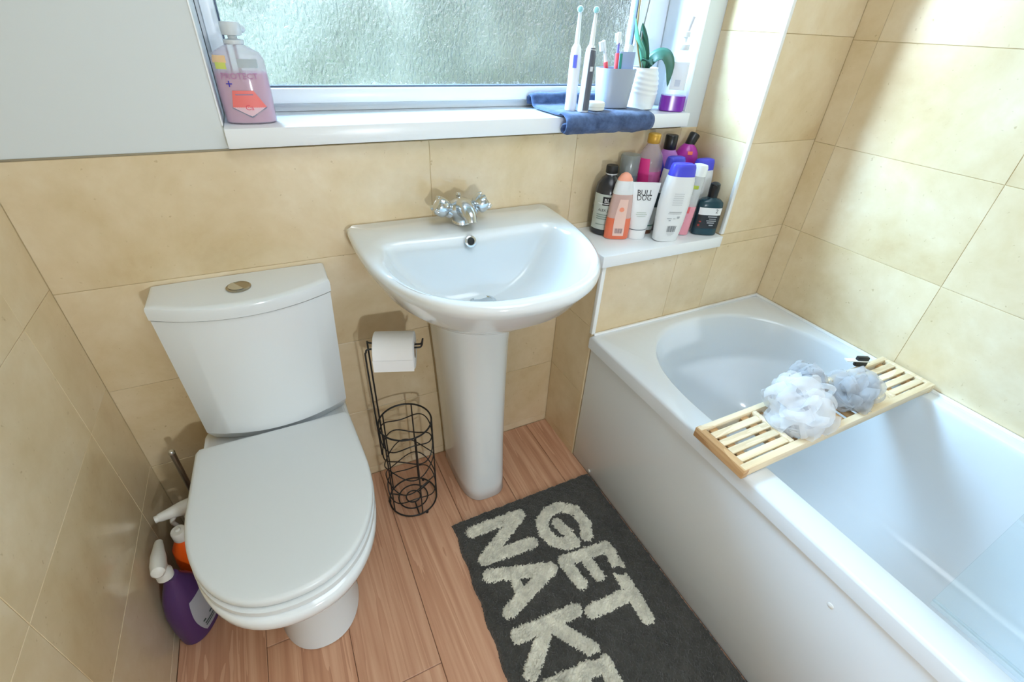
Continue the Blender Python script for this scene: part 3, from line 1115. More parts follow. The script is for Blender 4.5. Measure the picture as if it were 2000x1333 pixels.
def puff(name, label, lobes, m, seed, petals=46):
    r_ = random.Random(seed)
    V, F = [], []
    for (c, R) in lobes:
        c = Vector(c)
        for k in range(petals):
            while True:
                d = Vector((r_.uniform(-1, 1), r_.uniform(-1, 1), r_.uniform(-.75, 1)))
                if .2 < d.length < 1:
                    break
            d.normalize()
            t_ = d.cross(Vector((r_.uniform(-1, 1), r_.uniform(-1, 1), r_.uniform(-1, 1)))).normalized()
            n_ = d.cross(t_)
            Rk = R * r_.uniform(.72, 1.05)
            spread = r_.uniform(.7, 1.25)
            fr, ph = r_.uniform(2.5, 4.5), r_.uniform(0, 6)
            cup = r_.uniform(-.35, .35)
            nu_, nv_ = 9, 13
            b0 = len(V)
            for i in range(nu_ + 1):
                u = .12 + .88 * i / nu_
                for j in range(nv_ + 1):
                    v = -1 + 2 * j / nv_
                    a = spread * v
                    curl = max(0, u - .72) * 1.9
                    rad = u * Rk * (1 - .22 * v * v - curl * .38)
                    p = c + rad * (math.cos(a) * d + math.sin(a) * t_) + n_ * Rk * u * u * (.16 * math.sin(fr * v * PI / 1.5 + ph) + cup * .5 + curl * .55)
                    p.z = max(p.z, tray_top(p))
                    V.append(p)
            for i in range(nu_):
                for j in range(nv_):
                    q_ = b0 + i * (nv_ + 1) + j
                    F.append([q_, q_ + 1, q_ + nv_ + 2, q_ + nv_ + 1])
        for k in range(int(petals * .9)):
            while True:
                d = Vector((r_.uniform(-1, 1), r_.uniform(-1, 1), r_.uniform(-.6, 1)))
                if .2 < d.length < 1:
                    break
            d.normalize()
            t_ = d.cross(Vector((r_.uniform(-1, 1), r_.uniform(-1, 1), r_.uniform(-1, 1)))).normalized()
            n_ = d.cross(t_)
            Rk = R * r_.uniform(.85, 1.06)
            lw, rw, ph = r_.uniform(.20, .34), r_.uniform(.14, .30), r_.uniform(0, 6)
            b0 = len(V)
            for i in range(21):
                a = 2 * PI * i / 20
                for j in range(4):
                    v = -1 + 2 * j / 3
                    p = c + Rk * ((.58 + .42 * math.cos(a)) * d * (1 - .10 * v * v) + lw * math.sin(a) * (1 + .3 * math.sin(2 * a + ph)) * t_ + n_ * (rw * v + .10 * math.sin(a * 2 + ph)))
                    p.z = max(p.z, tray_top(p))
                    V.append(p)
            for i in range(20):
                for j in range(3):
                    q_ = b0 + i * 4 + j
                    F.append([q_, q_ + 1, q_ + 5, q_ + 4])
    base = thing(name, label, 'bath puff', (lobes[0][0][0], lobes[0][0][1], tz0 + .0105))
    mk('net_ruffles', V, F, m, base, angle=180)
    c = Vector(lobes[0][0])
    cord = spline([c + Vector((.0, .01, .02)), c + Vector((.03, .02, .045)), c + Vector((.05, -.01, .03)), c + Vector((.045, -.03, .0))], 8)
    V, F = tube(cord, .0013, 6)
    mk('hanging_cord', V, F, m, base)
    return base


puff('bath_puff', 'white net bath puff on the left side of the wooden bath tray', [((1.404, -.706, .578), .086)], net_material('white_net', (250, 250, 252)), 3, 40)
puff('bath_puff', 'grey blue net bath puff behind the white puff on the bath tray', [((1.598, -.714, .570), .069), ((1.532, -.640, .566), .052)], net_material('grey_net', (222, 223, 227)), 11, 30)
rz_ = thing('razor', 'small black razor with white strip standing at the far edge of the bath tray', 'razor', (1.772, -.640, tz1))
V, F = bevel_box(-.016, .016, -.006, .006, 0, .030, .003)
V, F = xf((V, F), Matrix.Translation((1.768, -.6375, tz1 + .0005)) @ Matrix.Rotation(-.45, 4, 'Z'))
mk('razor_head', V, F, M['black'], rz_)
V, F = bevel_box(-.045, .018, -.0072, .0072, .016, .0195, .0008)
V, F = xf((V, F), Matrix.Translation((1.768, -.6375, tz1 + .0005)) @ Matrix.Rotation(-.45, 4, 'Z'))
mk('white_strip', V, F, M['trim'], rz_)

# ------------------------------------------------------------------ toiletries on the ledge shelf
Z = .7705
WH = plastic('white_plastic', (228, 231, 234), .35)
BLUE = plastic('blue_cap', (72, 74, 210), .35)
GREY = plastic('print_grey', (168, 172, 178), .5)
DARKP = plastic('print_dark', (40, 42, 46), .5)


def bottle(label, pos, prof, rz, m, n=2.0, tilt=(0, 0), cat='bottle', name='toiletry_bottle'):
    t_ = thing(name, label, cat, pos)
    b_ = Loft(prof, pos, rz, tilt, n)
    return t_, b_


# dark brown bottle
t, b = bottle('dark brown bottle with black cap and printed grey label at the left of the ledge', (1.288, -.050, Z), [(0, .034, .034), (.004, .038, .038), (.120, .038, .038), (.140, .034, .034), (.155, .024, .024), (.163, .0155, .0155), (.170, .0148, .0148)], -30, None)
b.body('bottle_body', plastic('brown_black', (44, 44, 48), .25), t)
b.body('neck_band', plastic('silver_band', (190, 192, 194), .3), t, .1665, .1695, .0012)
V, F = lathe([(.0155, .1695), (.0165, .171), (.0165, .187), (.015, .190), (0, .190)], (1.288, -.050, Z), 28)
mk('cap', V, F, plastic('matt_black', (24, 24, 24), .5), t)
lb = b.label('paper_label', plastic('sage_label', (188, 196, 190), .5), t, -.048, .048, .018, .118)
b.bars('logo_block', [(-.017, .03, -.012, .012)], 0, .100, M['black'], t, .0009)
b.text('BLEW', .016, .006, .101, WH, t, .0014, sx=.9)
b.bars('print', [(-.030 + .0, .03, -.0055, -.0035)], 0, .101 - .004, WH, t, .0013)
b.text('ALEX JADE', .0105, -.004, .074, DARKP, t, sx=.9)
b.bars('print', [(-.03, .02, .012, .0145), (-.03, .026, .006, .0085), (-.03, .018, 0, .0025), (-.03, .022, -.016, -.014)], 0, .048, plastic('sage_print', (120, 138, 128), .5), t)
# spray can with clear cap
t, b = bottle('grey spray can with clear cap behind the coral shower gel', (1.358, -.036, Z), [(0, .027, .027), (.003, .0285, .0285), (.155, .0285, .0285), (.162, .025, .025)], -30, None)
b.body('can_body', plastic('can_grey', (112, 120, 132), .3, 0, Metallic=.5), t)
V, F = lathe([(.0275, .158), (.0275, .206), (.0255, .211), (0, .212)], (1.358, -.036, Z), 32)
mk('cap', V, F, see_through('smoky_cap', (158, 166, 166), .55, .15), t)
V, F = lathe([(.012, .162), (.012, .176), (.005, .180), (.005, .190), (0, .190)], (1.358, -.036, Z), 20)
mk('nozzle', V, F, WH, t)
# coral shower gel
t, b = bottle('coral orange shower gel with rounded peach cap in front of the dark brown bottle', (1.294, -.106, Z), [(0, .031, .014), (.003, .034, .016), (.04, .0345, .0165), (.10, .031, .0165), (.128, .0275, .016), (.150, .0245, .015), (.168, .019, .013), (.179, .012, .009), (.184, .004, .003)], -24, None, n=2.5)
b.body('bottle_body', see_through('peach_clear', (232, 196, 188), .72, .12), t, .0, .128)
b.body('liquid', plastic('coral_liquid', (228, 116, 84), .2), t, .002, .062, .0004)
b.body('shoulder', plastic('pale_grey', (222, 226, 230), .35), t, .128, .164, .0004)
b.body('cap', plastic('peach_cap', (246, 168, 142), .4), t, .164, .184, .0006)
b.label('paper_label', plastic('peach_label', (232, 196, 184), .45), t, 0, 0, .012, .116, .0012, shape=lambda u: (-.014 - .004 * math.sin(PI * u) + .006 * u, .016 - .002 * u))
b.bars('barcode', [(-.010 + k * .0022, -.010 + k * .0022 + (.0013 if k % 3 else .0007), 0, .014) for k in range(10)], 0, .020, plastic('print_mauve', (120, 100, 110), .5), t, .0018)
V, F = lathe([(0, 0), (.0065, 0), (.0065, .0001)], (0, 0, 0), 20)
b.wrap('label_dot', [(x, y, 0) for x, y, z in V], [F[-1]], 0, .088, plastic('coral_dot', (240, 150, 120), .5), t, .0018)
# white face-wash tube standing on its cap
t, b = bottle('white tapered face wash tube reading BULL DOG standing on its cap', (1.352, -.125, Z), [(0, .0235, .015, 2), (.002, .025, .016, 2), (.027, .026, .0165, 2), (.0275, .0248, .0158, 2), (.030, .0265, .0165, 2.0), (.07, .033, .0125, 2.1), (.11, .0375, .008, 2.2), (.150, .0415, .0025, 2.6), (.158, .042, .0017, 3)], -22, None, cat='tube', name='face_wash_tube')
b.body('tube_body', WH, t, .0295, .158)
b.body('cap', plastic('cap_white', (236, 238, 240), .3), t, 0, .0272)
b.body('cap_line', plastic('line_grey', (92, 100, 108), .4), t, .0275, .0296, .0008)
b.text('BULL\nDOG', .0215, .0, .124, DARKP, t, .0012, line=.62, sx=.85)
b.bars('print', [(-.014, .012, .005, .0062), (-.016, .015, .0, .0014), (-.013, .012, -.005, -.0039)], 0, .072, plastic('print_green', (170, 186, 170), .5), t)
# tube on brown cap
t, b = bottle('pale grey tube on a brown cap between face wash tube and white lotion bottle', (1.404, -.100, Z), [(0, .019, .013, 2), (.012, .019, .013, 2), (.0125, .020, .014, 2), (.06, .024, .010, 2.1), (.125, .028, .0022, 2.6), (.132, .028, .0016, 3)], -22, None, cat='tube', name='hand_cream_tube')
b.body('tube_body', plastic('tube_grey', (198, 206, 208), .35), t, .0125, .132)
b.body('cap', plastic('brown_cap', (96, 62, 44), .4), t, 0, .0123)
b.body('band', plastic('teal_band', (80, 122, 112), .4), t, .024, .027, .0006)
b.label('dark_block', plastic('teal_dark', (38, 60, 70), .4), t, .002, .0275, .078, .118)
# pink micellar bottle with gold cap
t, b = bottle('clear pink bottle with gold cap at the rear of the ledge', (1.428, -.038, Z), [(0, .033, .027), (.003, .036, .0295), (.185, .037, .030), (.205, .034, .028), (.222, .024, .021), (.234, .0165, .0165), (.240, .0155, .0155)], -30, None)
b.body('bottle_body', see_through('clear_pinkish', (222, 210, 216), .34, .08), t)
b.body('liquid', plastic('pink_liquid', (210, 110, 166), .2), t, .001, .165, .0005)
b.label('paper_label', plastic('magenta_label', (224, 54, 136), .45), t, -.045, .006, .02, .200, .0012, shape=lambda u: (-.046, .010 - .016 * u))
b.label('blue_flash', plastic('sky_label', (110, 156, 226), .45), t, -.01, .016, .075, .118, .0016, shape=lambda u: (-.016, .016 - .03 * u))
V, F = lathe([(.0165, .238), (.0178, .240), (.0178, .2605), (.016, .263), (0, .263)], (1.428, -.038, Z), 28)
mk('cap', V, F, plastic('gold_cap', (206, 160, 62), .35, 0, Metallic=.3), t)
# purple bottle with black cap
t, b = bottle('lilac bottle with blue corner and tall black cap behind the blue capped bottles', (1.496, -.034, Z), [(0, .024, .020), (.003, .027, .023), (.185, .028, .023), (.205, .026, .022), (.214, .019, .018), (.218, .0165, .0165)], -30, None)
b.body('bottle_body', plastic('lilac', (186, 122, 206), .3), t)
b.label('blue_corner', plastic('royal_blue', (58, 62, 190), .35), t, -.03, 0, .14, .207, shape=lambda u: (-.034, .004 - .028 * u))
V, F = lathe([(.017, .217), (.018, .219), (.018, .2535), (.0165, .256), (0, .256)], (1.496, -.034, Z), 28)
mk('cap', V, F, M['black'], t)
# magenta bottle with slanted black cap
t, b = bottle('magenta round shouldered bottle with slanted black cap in the corner of the ledge', (1.566, -.036, Z), [(0, .028, .022), (.003, .031, .025), (.16, .034, .027), (.185, .035, .028), (.205, .032, .026), (.220, .023, .020), (.229, .013, .013)], -30, None)
b.body('bottle_body', plastic('magenta', (176, 50, 160), .22), t)
b.label('orange_mark', plastic('orange_mark', (240, 120, 80), .4), t, -.004, .010, .203, .212, .0008, nu=6, nz=3)
q = Matrix.Translation((1.566, -.036, Z + .222)) @ Matrix.Rotation(.55, 4, 'Y') @ Matrix.Rotation(-.1, 4, 'X')
V, F = xf(lathe([(.0125, 0), (.0135, .002), (.0155, .034), (.0145, .037), (0, .038)], (0, 0, 0), 24), q)
mk('cap', V, F, M['black'], t)
BOTT = [(0, .72, .8), (.003, .8, .9), (.05, .92, 1), (.10, 1.0, 1), (.14, .97, 1), (.165, .90, .98), (.176, .84, .95), (.1765, .82, .93), (.198, .76, .88), (.205, .70, .75), (.207, .55, .6)]


def flip_bottle(label, pos, rx, ry, rz, h, tilt=(0, 0), skew=0):
    k_ = h / .207
    t_, b_ = bottle(label, pos, [(z * k_, rx * a, ry * c) for z, a, c in BOTT], rz, None, n=2.7, tilt=tilt)
    b_.body('bottle_body', WH, t_, 0, .176 * k_)
    b_.body('flip_cap', BLUE, t_, .1762 * k_, h, .0003)
    return t_, b_


flip_bottle('white lotion bottle with blue flip cap behind the front lotion bottle', (1.470, -.096, Z), .036, .018, -8, .212)
flip_bottle('wide cream bottle with blue flip cap by the white side wall', (1.573, -.106, Z), .041, .0165, -4, .202)
# front lotion bottle: one side bulged
t, b = flip_bottle('large white lotion bottle with blue cap and printed back at the ledge front', (1.424, -.166, Z), .046, .021, -12, .213, tilt=(0, .045))
b.bars('print', [(-.018, .012, .040 - k * .006, .0422 - k * .006) for k in range(6)], 0, .096, plastic('print_pale', (204, 208, 212), .5), t)
b.bars('print', [(-.022, .018, 0, .0012), (-.020, .018, .004, .0055), (-.022, -.008, -.014, -.012), (-.016, -.01, -.020, -.017), (.008, .016, -.013, -.007), (-.004, .004, -.014, -.0125)], 0, .082, GREY, t)
b.bars('barcode', [(-.013 + k * .0024, -.013 + k * .0024 + (.0016 if k % 3 else .0009), 0, .018) for k in range(11)], 0, .030, plastic('barcode_grey', (128, 132, 136), .5), t)
b.bars('print', [(-.012, .012, .004, .0055), (-.009, .009, .0, .0015), (-.006, .006, -.004, -.0025)], 0, .022, plastic('print_pale', (0, 0, 0)), t)
# clear bottle with pink liquid
t, b = bottle('clear white capped bottle with pink lower half tilted right of the lotion bottle', (1.505, -.146, Z), [(0, .017, .014), (.003, .0195, .0155), (.10, .0205, .016), (.15, .021, .016), (.17, .020, .0155)], -20, None, n=2.4, tilt=(0, .07))
b.body('bottle_body', see_through('clear_body', (226, 230, 230), .45, .1), t)
b.body('liquid', plastic('rose_liquid', (226, 152, 168), .25), t, .001, .085, .0005)
b.label('green_mark', plastic('lime_mark', (170, 186, 60), .4), t, -.012, .004, .135, .145)
b.label('red_mark', plastic('red_mark', (214, 90, 96), .4), t, -.014, -.002, .066, .084, .0012)
q = Matrix.Translation((1.505, -.146, Z)) @ Matrix.Rotation(.07, 4, 'Y') @ Matrix.Rotation(math.radians(-20), 4, 'Z')
bb = Loft([(.1695, .0205, .016), (.192, .0205, .016), (.199, .018, .014), (.201, .010, .008)], (0, 0, 0), 0, n=2.4)
bb.mtx = q
bb.body('cap', plastic('cap_white2', (232, 238, 238), .35), t)
# teal bottle
t, b = bottle('dark teal square bottle with white label at the right end of the ledge', (1.573, -.166, Z), [(0, .033, .018), (.003, .036, .021), (.085, .036, .021), (.097, .034, .020), (.104, .026, .016), (.107, .014, .013), (.110, .0125, .0125)], -28, None, n=3.2)
b.body('bottle_body', plastic('teal_bottle', (28, 62, 74), .25), t)
b.label('white_label', WH, t, -.033, .033, .062, .083)
b.label('dark_label', plastic('ink_label', (26, 32, 40), .4), t, -.033, .033, .022, .0615)
b.bars('print', [(-.004, .022, .012, .015), (.0, .020, .006, .008), (-.006, .022, 0, .0026), (-.003, .018, -.006, -.003), (.004, .016, -.013, -.010)], 0, .044, GREY, t)
b.text('2', .016, .017, .074, M['black'], t)
b.bars('print', [(-.026, -.02, .0, .004), (-.028, -.022, -.012, -.006)], 0, .040, plastic('red_print', (150, 50, 50), .5), t)
V, F = lathe([(.0125, .109), (.0135, .111), (.0145, .136), (.0135, .147), (.008, .151), (0, .152)], (1.573, -.166, Z), 24)
cp = mk('pump_cap', V, F, M['black'], t)
V, F = tube([(1.573, -.166, Z + .141), (1.561, -.178, Z + .1405)], .006, 10)
mk('spout', V, F, M['black'], cp)

# ------------------------------------------------------------------ things on the window sill
ZS = 1.0815
# pink hand wash
t, b = bottle('pink hand wash bottle with pale pump at the left end of the window sill', (.4290, .040, ZS), [(0, .042, .027), (.003, .046, .031), (.05, .047, .033), (.085, .0465, .033), (.110, .0455, .032), (.121, .040, .029), (.129, .025, .022), (.134, .0155, .0155)], -4, None, n=2.6)
b.body('bottle_body', see_through('clear_soap', (226, 220, 230), .40, .08), t)
b.body('liquid', see_through('pink_soap', (226, 150, 184), .78, .2), t, .003, .088, -.0015)
for args, cc, nm in (((-.045, -.018, .105, .117), (232, 196, 150), 'peach_seal'), ((-.040, -.020, .095, .106), (206, 214, 110), 'lime_seal'), ((.0, .034, .098, .112), (172, 182, 188), 'grey_seal')):
    b.label(nm, plastic(nm, cc, .45), t, *args, nu=8, nz=3)
b.text('PROTECT', .0145, -.002, .0835, plastic('print_lilac', (172, 124, 162), .5), t, .0012)
b.text('+', .022, -.022, .070, plastic('plus_blue', (48, 48, 170), .5), t, .0012)
b.label('red_shield', plastic('salmon', (236, 120, 116), .45), t, 0, 0, .030, .060, .0008, shape=lambda u: (-.026 + .006 * u, .034 - .018 * u))
b.label('pale_shield', plastic('blush', (226, 190, 200), .45), t, 0, 0, .014, .031, .0008, shape=lambda u: (.004 - .030 * u, .0041 + .0285 * u))
b.text('Ca', .013, .003, .030, plastic('shield_red', (222, 76, 96), .5), t, .0014)
b.bars('print', [(-.016, .014, 0, .002)], 0, .052, plastic('print_slate', (150, 130, 160), .5), t, .0013)
b.wrap('shield_edge', [(-.027, .016, 0), (-.026, .0135, 0), (.004, -.0035, 0), (.004, -.001, 0), (.034, .016, 0), (.0335, .0135, 0)], [[0, 1, 2, 3], [3, 2, 5, 4]], 0, .0155, plastic('slate_edge', (120, 128, 150), .5), t, .0013)
V, F = lathe([(.0160, .1335), (.0175, .135), (.0175, .141), (.008, .1425), (.008, .147), (.0165, .1485), (.0175, .151), (.0175, .166), (.016, .169), (0, .1695)], (.429, .040, ZS), 24)
cp = mk('pump', V, F, plastic('pump_grey', (206, 212, 216), .35), t)
V, F = tube(spline([(.429, .040, ZS + .160), (.440, .054, ZS + .161), (.449, .066, ZS + .157)], 5), .006, 10)
mk('pump_spout', V, F, plastic('pump_grey', (206, 212, 216)), cp)
V, F = tube([(.429, .040, ZS + .006), (.429, .040, ZS + .133)], .003, 8)
mk('dip_tube', V, F, plastic('pump_grey', (206, 212, 216)), t)

# navy towel
nm_ = mat('navy_towel', (62, 82, 124), 1.0, Sheen_Weight=.25)
v_ = coords(nm_, rand=False)
L(nm_, ramp(nm_, noise_tex(nm_, v_, 38, 4, .7), [(.3, (44, 62, 98)), (.7, (84, 106, 148))]), nm_.node_tree.nodes['Principled BSDF'].inputs['Base Color'])
V, F = [], []
prof_y = []       # (y, z) centre line of the cloth from the raised back fold over the sill to the rolled front
cl = [(.132, 1.092), (.131, 1.106), (.124, 1.114), (.112, 1.112), (.106, 1.100), (.100, 1.0905), (.085, 1.0875), (.05, 1.0870), (.0, 1.0870), (-.02, 1.0872), (-.032, 1.0880), (-.046, 1.0860), (-.056, 1.0780), (-.0585, 1.0670), (-.055, 1.0560), (-.047, 1.0490), (-.039, 1.0500), (-.036, 1.0580), (-.041, 1.0680)]
cl = [(p.x, p.y) for p in spline([(a, b_, 0) for a, b_ in cl], 3)]
nxs = 56
for side in (1, -1):
    for i, (y, z) in enumerate(cl):
        a = cl[max(i - 1, 0)]
        c_ = cl[min(i + 1, len(cl) - 1)]
        tn = Vector((c_[0] - a[0], c_[1] - a[1])).normalized()
        nr = Vector((tn.y, -tn.x))
        s_ = i / (len(cl) - 1)
        x0 = float(np.interp(y, [-.05, .0, .13], [1.120, 1.112, 1.106]))
        x1 = float(np.interp(y, [-.05, -.02, .13], [1.398, 1.392, 1.368]))
        for j in range(nxs + 1):
            u = j / nxs
            x = x0 + (x1 - x0) * u
            k_ = 1 if (y > .095 or y < -.025) else .25
            th = .0048 * (1 - .85 * max(0, abs(u - .5) * 2 - .93) / .07)
            wv_ = .0065 * k_ * noise.noise((x * 22, i * .35, 2.0)) + .0015 * k_ * noise.noise((x * 70, i, 5.0))
            V.append((x, y + nr.x * side * th + wv_ * .5, max(z + nr.y * side * th + wv_ * .6, 1.0822 if y > -.027 else 0)))
nl = len(cl)
for sd in range(2):
    for i in range(nl - 1):
        for j in range(nxs):
            k = sd * nl * (nxs + 1) + i * (nxs + 1) + j
            f = [k, k + 1, k + nxs + 2, k + nxs + 1]
            F.append(f if sd == 0 else f[::-1])
off_ = nl * (nxs + 1)
for i in range(nl - 1):
    for j in (0, nxs):
        k = i * (nxs + 1) + j
        F.append([k, k + nxs + 1, k + nxs + 1 + off_, k + off_])
for i in (0, nl - 1):
    for j in range(nxs):
        k = i * (nxs + 1) + j
        F.append([k, k + 1, k + 1 + off_, k + off_])
towel = mk('hand_towel', V, F, nm_, angle=180)
props(towel, 'navy blue hand towel folded on the window sill under the toothbrush cup', 'towel')
ZT = 1.0925


def electric_brush(label, pos, lean, grip, accent, button):
    t_ = thing('electric_toothbrush', label, 'toothbrush', pos)
    mt = Matrix.Translation(pos) @ Matrix.Rotation(lean[0], 4, 'X') @ Matrix.Rotation(lean[1], 4, 'Y') @ Matrix.Rotation(math.radians(-35), 4, 'Z')
    b_ = Loft([(0, .0135, .0135), (.003, .0145, .0145), (.06, .0135, .0135), (.115, .0135, .0130), (.135, .0115, .0115), (.143, .0075, .0075)], pos, -35)
    b_.mtx = mt
    b_.body('handle', WH, t_)
    if grip:
        b_.label('grip', grip, t_, .000, .0175, .004, .138, .0009)
        b_.label('grip_button', accent, t_, .004, .011, .090, .100, .0016, nu=6, nz=4)
    else:
        b_.label('switch', button, t_, -.004, .005, .095, .122, .0012, nu=6, nz=6)
    V, F = xf(tube(spline([(0, 0, .142), (0, .001, .17), (0, .002, .195), (0, .001, .208)], 5), [.0062 - .0002 * i for i in range(16)], 12), mt)
    h_ = mk('brush_neck', V, F, plastic('neck_white', (234, 238, 240), .3), t_)
    V, F = xf(lathe([(.0001, -.006), (.006, -.0055), (.0072, 0), (.006, .003), (.0001, .0035)], (0, 0, 0), 18), mt @ Matrix.Translation((0, -.003, .212)) @ Matrix.Rotation(PI / 2, 4, 'X'))
    mk('brush_head', V, F, plastic('neck_white', (0, 0, 0)), h_)
    V, F = xf(lathe([(.0058, 0), (.0055, .009), (.003, .010), (0, .010)], (0, 0, 0), 16), mt @ Matrix.Translation((0, -.006, .212)) @ Matrix.Rotation(PI / 2, 4, 'X'))
    mk('bristles', V, F, plastic('bristle_teal', (150, 208, 214), .6), h_)
    return t_


electric_brush('white electric toothbrush with blue button on the navy towel', (1.163, .000, ZT), (0, .0), None, None, plastic('button_blue', (96, 108, 226), .35))
electric_brush('white electric toothbrush with dark grey grip standing next to the grey cup', (1.185, -.036 + .012, ZT), (0, .03), plastic('grip_grey', (84, 90, 104), .45), plastic('grip_dot', (214, 220, 228), .3), None)
t = thing('round_tin', 'small round white tub at the foot of the grey toothbrush cup', 'tub', (1.235, -.006, ZT))
V, F = lathe([(.024, 0), (.0265, .002), (.0265, .008), (.0262, .0085), (.0270, .009), (.0270, .017), (.025, .0195), (0, .020)], (1.232, -.006, ZT), 32)
mk('tub_body', V, F, plastic('cream_white', (226, 228, 222), .4), t)

# grey tumbler and its contents
CX_, CY_ = 1.312, .030
cup = thing('toothbrush_cup', 'light grey tapered cup full of toothbrushes on the navy towel', 'cup', (CX_, CY_, ZT))
cm = plastic('cup_grey', (160, 170, 186), .35)


def rr(hx, hy, z, rot=math.radians(-6), n=2.0, k=48):
    out = []
    for j in range(k):
        a = 2 * PI * j / k
        c, s = math.cos(a), math.sin(a)
        x, y = hx * math.copysign(abs(c) ** (2 / n), c), hy * math.copysign(abs(s) ** (2 / n), s)
        out.append((CX_ + x * math.cos(rot) - y * math.sin(rot), CY_ + x * math.sin(rot) + y * math.cos(rot), z))
    return out


V, F = loft([rr(.041, .030, ZT, n=2.8), rr(.043, .032, ZT + .002, n=2.8), rr(.053, .039, ZT + .092, n=2.8), rr(.0525, .0385, ZT + .0935, n=2.8), rr(.051, .037, ZT + .092, n=2.8), rr(.041, .030, ZT + .004, n=2.8)])
mk('cup_body', V, F, cm, cup, angle=35)


def stick(name, label, cat, pts, r, m, extra=None):
    t_ = thing(name, label, cat, pts[0])
    sp_ = spline(pts, 6)
    V, F = tube(sp_, r if not hasattr(r, '__len__') else list(np.interp(np.linspace(0, 1, len(sp_)), np.linspace(0, 1, len(r)), r)), 10)
    mk('handle', V, F, m, t_)
    if extra:
        extra(t_, Vector(pts[-1]), (Vector(pts[-1]) - Vector(pts[-2])).normalized())
    return t_


def head_of(bcol, gcol, g0, g1):
    def f(t_, p, d):
        q_ = Matrix.Translation(p) @ d.to_track_quat('Z', 'Y').to_matrix().to_4x4()
        V, F = xf(bevel_box(-.0055, .0055, -.003, .003, -.004, .024, .002), q_)
        h_ = mk('brush_head', V, F, plastic('neck_white', (0, 0, 0)), t_)
        V, F = xf(bevel_box(-.005, .005, -.0125, -.003, .001, .022, .001), q_)
        mk('bristles', V, F, bcol, h_)
        V, F = xf(tube([(0, 0, -g0), (0, 0, -g1)], .0056, 10), q_)
        mk('grip', V, F, gcol, t_)
    return f


zc = ZT + .006
bw = plastic('bristle_white', (226, 234, 240), .7)
red = plastic('grip_red', (232, 84, 92), .4)
stick('toothbrush', 'white toothbrush with coral grip leaning left in the grey cup', 'toothbrush', [(1.305, .030, zc), (1.284, .034, ZT + .085), (1.272, .036, ZT + .130)], [.005, .0045, .0035], WH, head_of(bw, red, .052, .025))
stick('toothbrush', 'white toothbrush with red and blue grip in the middle of the grey cup', 'toothbrush', [(1.315, .026, zc), (1.312, .032, ZT + .10), (1.312, .036, ZT + .148)], [.005, .0045, .0035], plastic('blue_violet', (120, 110, 200), .4), head_of(plastic('bristle_teal', (0, 0, 0)), red, .06, .022))
t = thing('toothpaste_tube', 'grey blue toothpaste tube with green edge in the grey cup', 'tube', (1.330, .022, zc))
b = Loft([(0, .010, .010), (.02, .012, .011), (.025, .017, .013), (.08, .020, .009), (.120, .021, .0025), (.124, .021, .0018)], (1.332, .018, zc), -20, n=2.2)
b.body('tube_body', plastic('paste_grey', (150, 166, 196), .35), t, .02)
b.body('cap', WH, t, 0, .0198)
b.label('green_edge', plastic('green_edge', (44, 128, 112), .4), t, -.020, -.013, .04, .120)
t = thing('toothpaste_tube', 'white flattened toothpaste tube leaning right in the grey cup', 'tube', (1.346, .036, zc))
b = Loft([(0, .009, .009), (.02, .010, .010), (.025, .014, .011), (.09, .015, .007), (.135, .017, .002), (.140, .017, .0016)], (1.342, .044, zc), 30, tilt=(-.02, .16), n=2.2)
b.body('tube_body', plastic('paste_white', (224, 230, 236), .3), t, .02)
b.body('cap', plastic('paste_cap', (200, 206, 216), .3), t, 0, .0198)

# orchid pot
PX, PY = 1.432, .062
pot = thing('orchid_pot', 'white ribbed ceramic pot with a leafy orchid by the grey cup', 'potted plant', (PX, PY, ZS))
prof = [(.028, 0), (.034, .002)]
for k in range(34):
    z = .004 + .100 * k / 33
    r = .036 + .0105 * math.sin(PI * min(1, (z + .012) / .118)) ** .8
    prof.append((r + .0011 * math.sin(k * 1.55) * (z > .04), z))
prof += [(.0385, .1045), (.036, .104), (.036, .09)]
V, F = lathe(prof, (PX, PY, ZS), 40)
V = [(x, y, z + (.0035 * math.sin(math.atan2(y - PY, x - PX) * 2 + 1) if .02 < z - ZS < .1 else 0)) for x, y, z in V]
mk('pot_body', V, F, plastic('pot_white', (232, 234, 234), .45), pot)
V, F = lathe([(.0365, .094), (.02, .098), (0, .099)], (PX, PY, ZS), 24)
mk('bark', V, F, plastic('bark', (110, 84, 62), .9), pot)
LG = plastic('leaf_green', (62, 108, 92), .4)
LG2 = plastic('leaf_pale', (112, 190, 160), .4)


def leaf(pts, width, m, fold=.25, face=None):
    sp_ = spline(pts, 7)
    V, F = [], []
    n_ = len(sp_)
    for sgn in (1, -1):
        for i, p in enumerate(sp_):
            t_ = (sp_[min(i + 1, n_ - 1)] - sp_[max(i - 1, 0)]).normalized()
            sd = t_.cross(Vector((0, 0, 1)))
            if face is not None:
                sd = t_.cross(Vector(face))
            sd = sd.normalized() if sd.length > .2 else Vector((.6, -.8, 0))
            up = sd.cross(t_).normalized()
            w_ = width * math.sin(PI * (.06 + .94 * i / (n_ - 1)) ** .8) ** .75
            for j in range(5):
                v = -1 + j / 2
                V.append(p + sd * v * w_ + up * (abs(v) * fold * w_ + sgn * .0008))
    for k in range(2):
        for i in range(n_ - 1):
            for j in range(4):
                q_ = k * n_ * 5 + i * 5 + j
                F.append([q_, q_ + 1, q_ + 6, q_ + 5] if k == 0 else [q_ + 5, q_ + 6, q_ + 1, q_])
    o_ = n_ * 5
    for i in range(n_ - 1):
        for j in (0, 4):
            F.append([i * 5 + j, i * 5 + 5 + j, i * 5 + 5 + j + o_, i * 5 + j + o_])
    return mk('leaf', V, F, m, pot, angle=180)


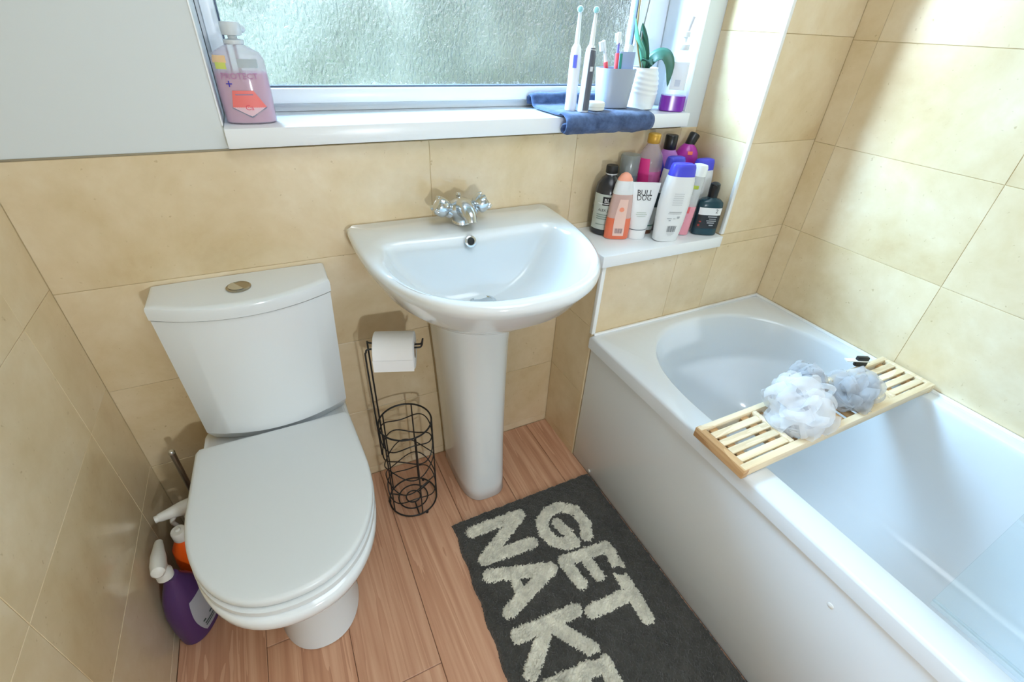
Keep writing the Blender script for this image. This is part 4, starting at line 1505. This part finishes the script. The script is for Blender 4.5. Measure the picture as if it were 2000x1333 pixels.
zt_ = ZS + .100
leaf([(PX, PY, zt_), (PX + .014, PY - .018, zt_ + .030), (PX + .032, PY - .036, zt_ + .036), (PX + .042, PY - .052, zt_ + .012), (PX + .041, PY - .060, zt_ - .038)], .018, LG, .15, (-.55, -.6, .75))
leaf([(PX, PY, zt_), (PX - .015, PY - .005, zt_ + .035), (PX - .033, PY - .012, zt_ + .075), (PX - .045, PY - .016, zt_ + .105)], .015, LG)
leaf([(PX - .005, PY, zt_), (PX - .030, PY - .012, zt_ + .04), (PX - .058, PY - .016, zt_ + .075), (PX - .071, PY - .016, zt_ + .115)], .011, LG2)
leaf([(PX + .002, PY + .004, zt_), (PX - .010, PY - .02, zt_ + .022), (PX - .008, PY - .038, zt_ + .010)], .015, LG)
for pts, m_ in (([(PX - .010, PY, zt_ - .005), (PX - .045, PY - .010, zt_ + .055), (PX - .058, PY - .010, zt_ + .11), (PX - .064, PY - .010, zt_ + .30)], plastic('stem_tan', (150, 128, 84), .6)), ([(PX - .004, PY, zt_ - .005), (PX - .036, PY - .010, zt_ + .07), (PX - .030, PY - .010, zt_ + .16), (PX - .020, PY - .010, zt_ + .30)], plastic('stem_grey', (128, 124, 118), .6))):
    V, F = tube(spline(pts, 6), .0022, 8)
    mk('flower_stem', V, F, m_, pot)

# mouthwash spray with purple liquid
t, b = bottle('clear mouthwash bottle with purple liquid at the right end of the window sill', (1.513, .014, ZS), [(0, .031, .020), (.003, .034, .023), (.10, .033, .022), (.125, .031, .021), (.142, .020, .017), (.150, .013, .013)], -32, None, n=3)
b.body('bottle_body', see_through('clear_wash', (232, 238, 240), .26, .06), t)
b.body('liquid', plastic('violet_liquid', (126, 44, 172), .2), t, .0005, .040, .0006)
b.label('paper_label', plastic('frost_label', (226, 232, 242), .45), t, -.020, .022, .055, .122)
b.bars('print', [(-.008, .006, 0, .016)], 0, .064, plastic('print_blue', (196, 206, 226), .5), t)
V, F = lathe([(.0145, .149), (.0155, .151), (.0155, .162), (.010, .165), (.006, .167), (.006, .178), (.011, .179), (.011, .190), (.008, .192), (0, .192)], (1.513, .014, ZS), 22)
cp = mk('pump', V, F, plastic('pump_clear', (222, 226, 234), .3), t)
V, F = tube(spline([(1.513, .014, ZS + .186), (1.519, .014, ZS + .205), (1.523, .012, ZS + .225)], 5), .0062, 12)
mk('nozzle_tube', V, F, plastic('nozzle_lilac', (206, 206, 216), .35), cp)
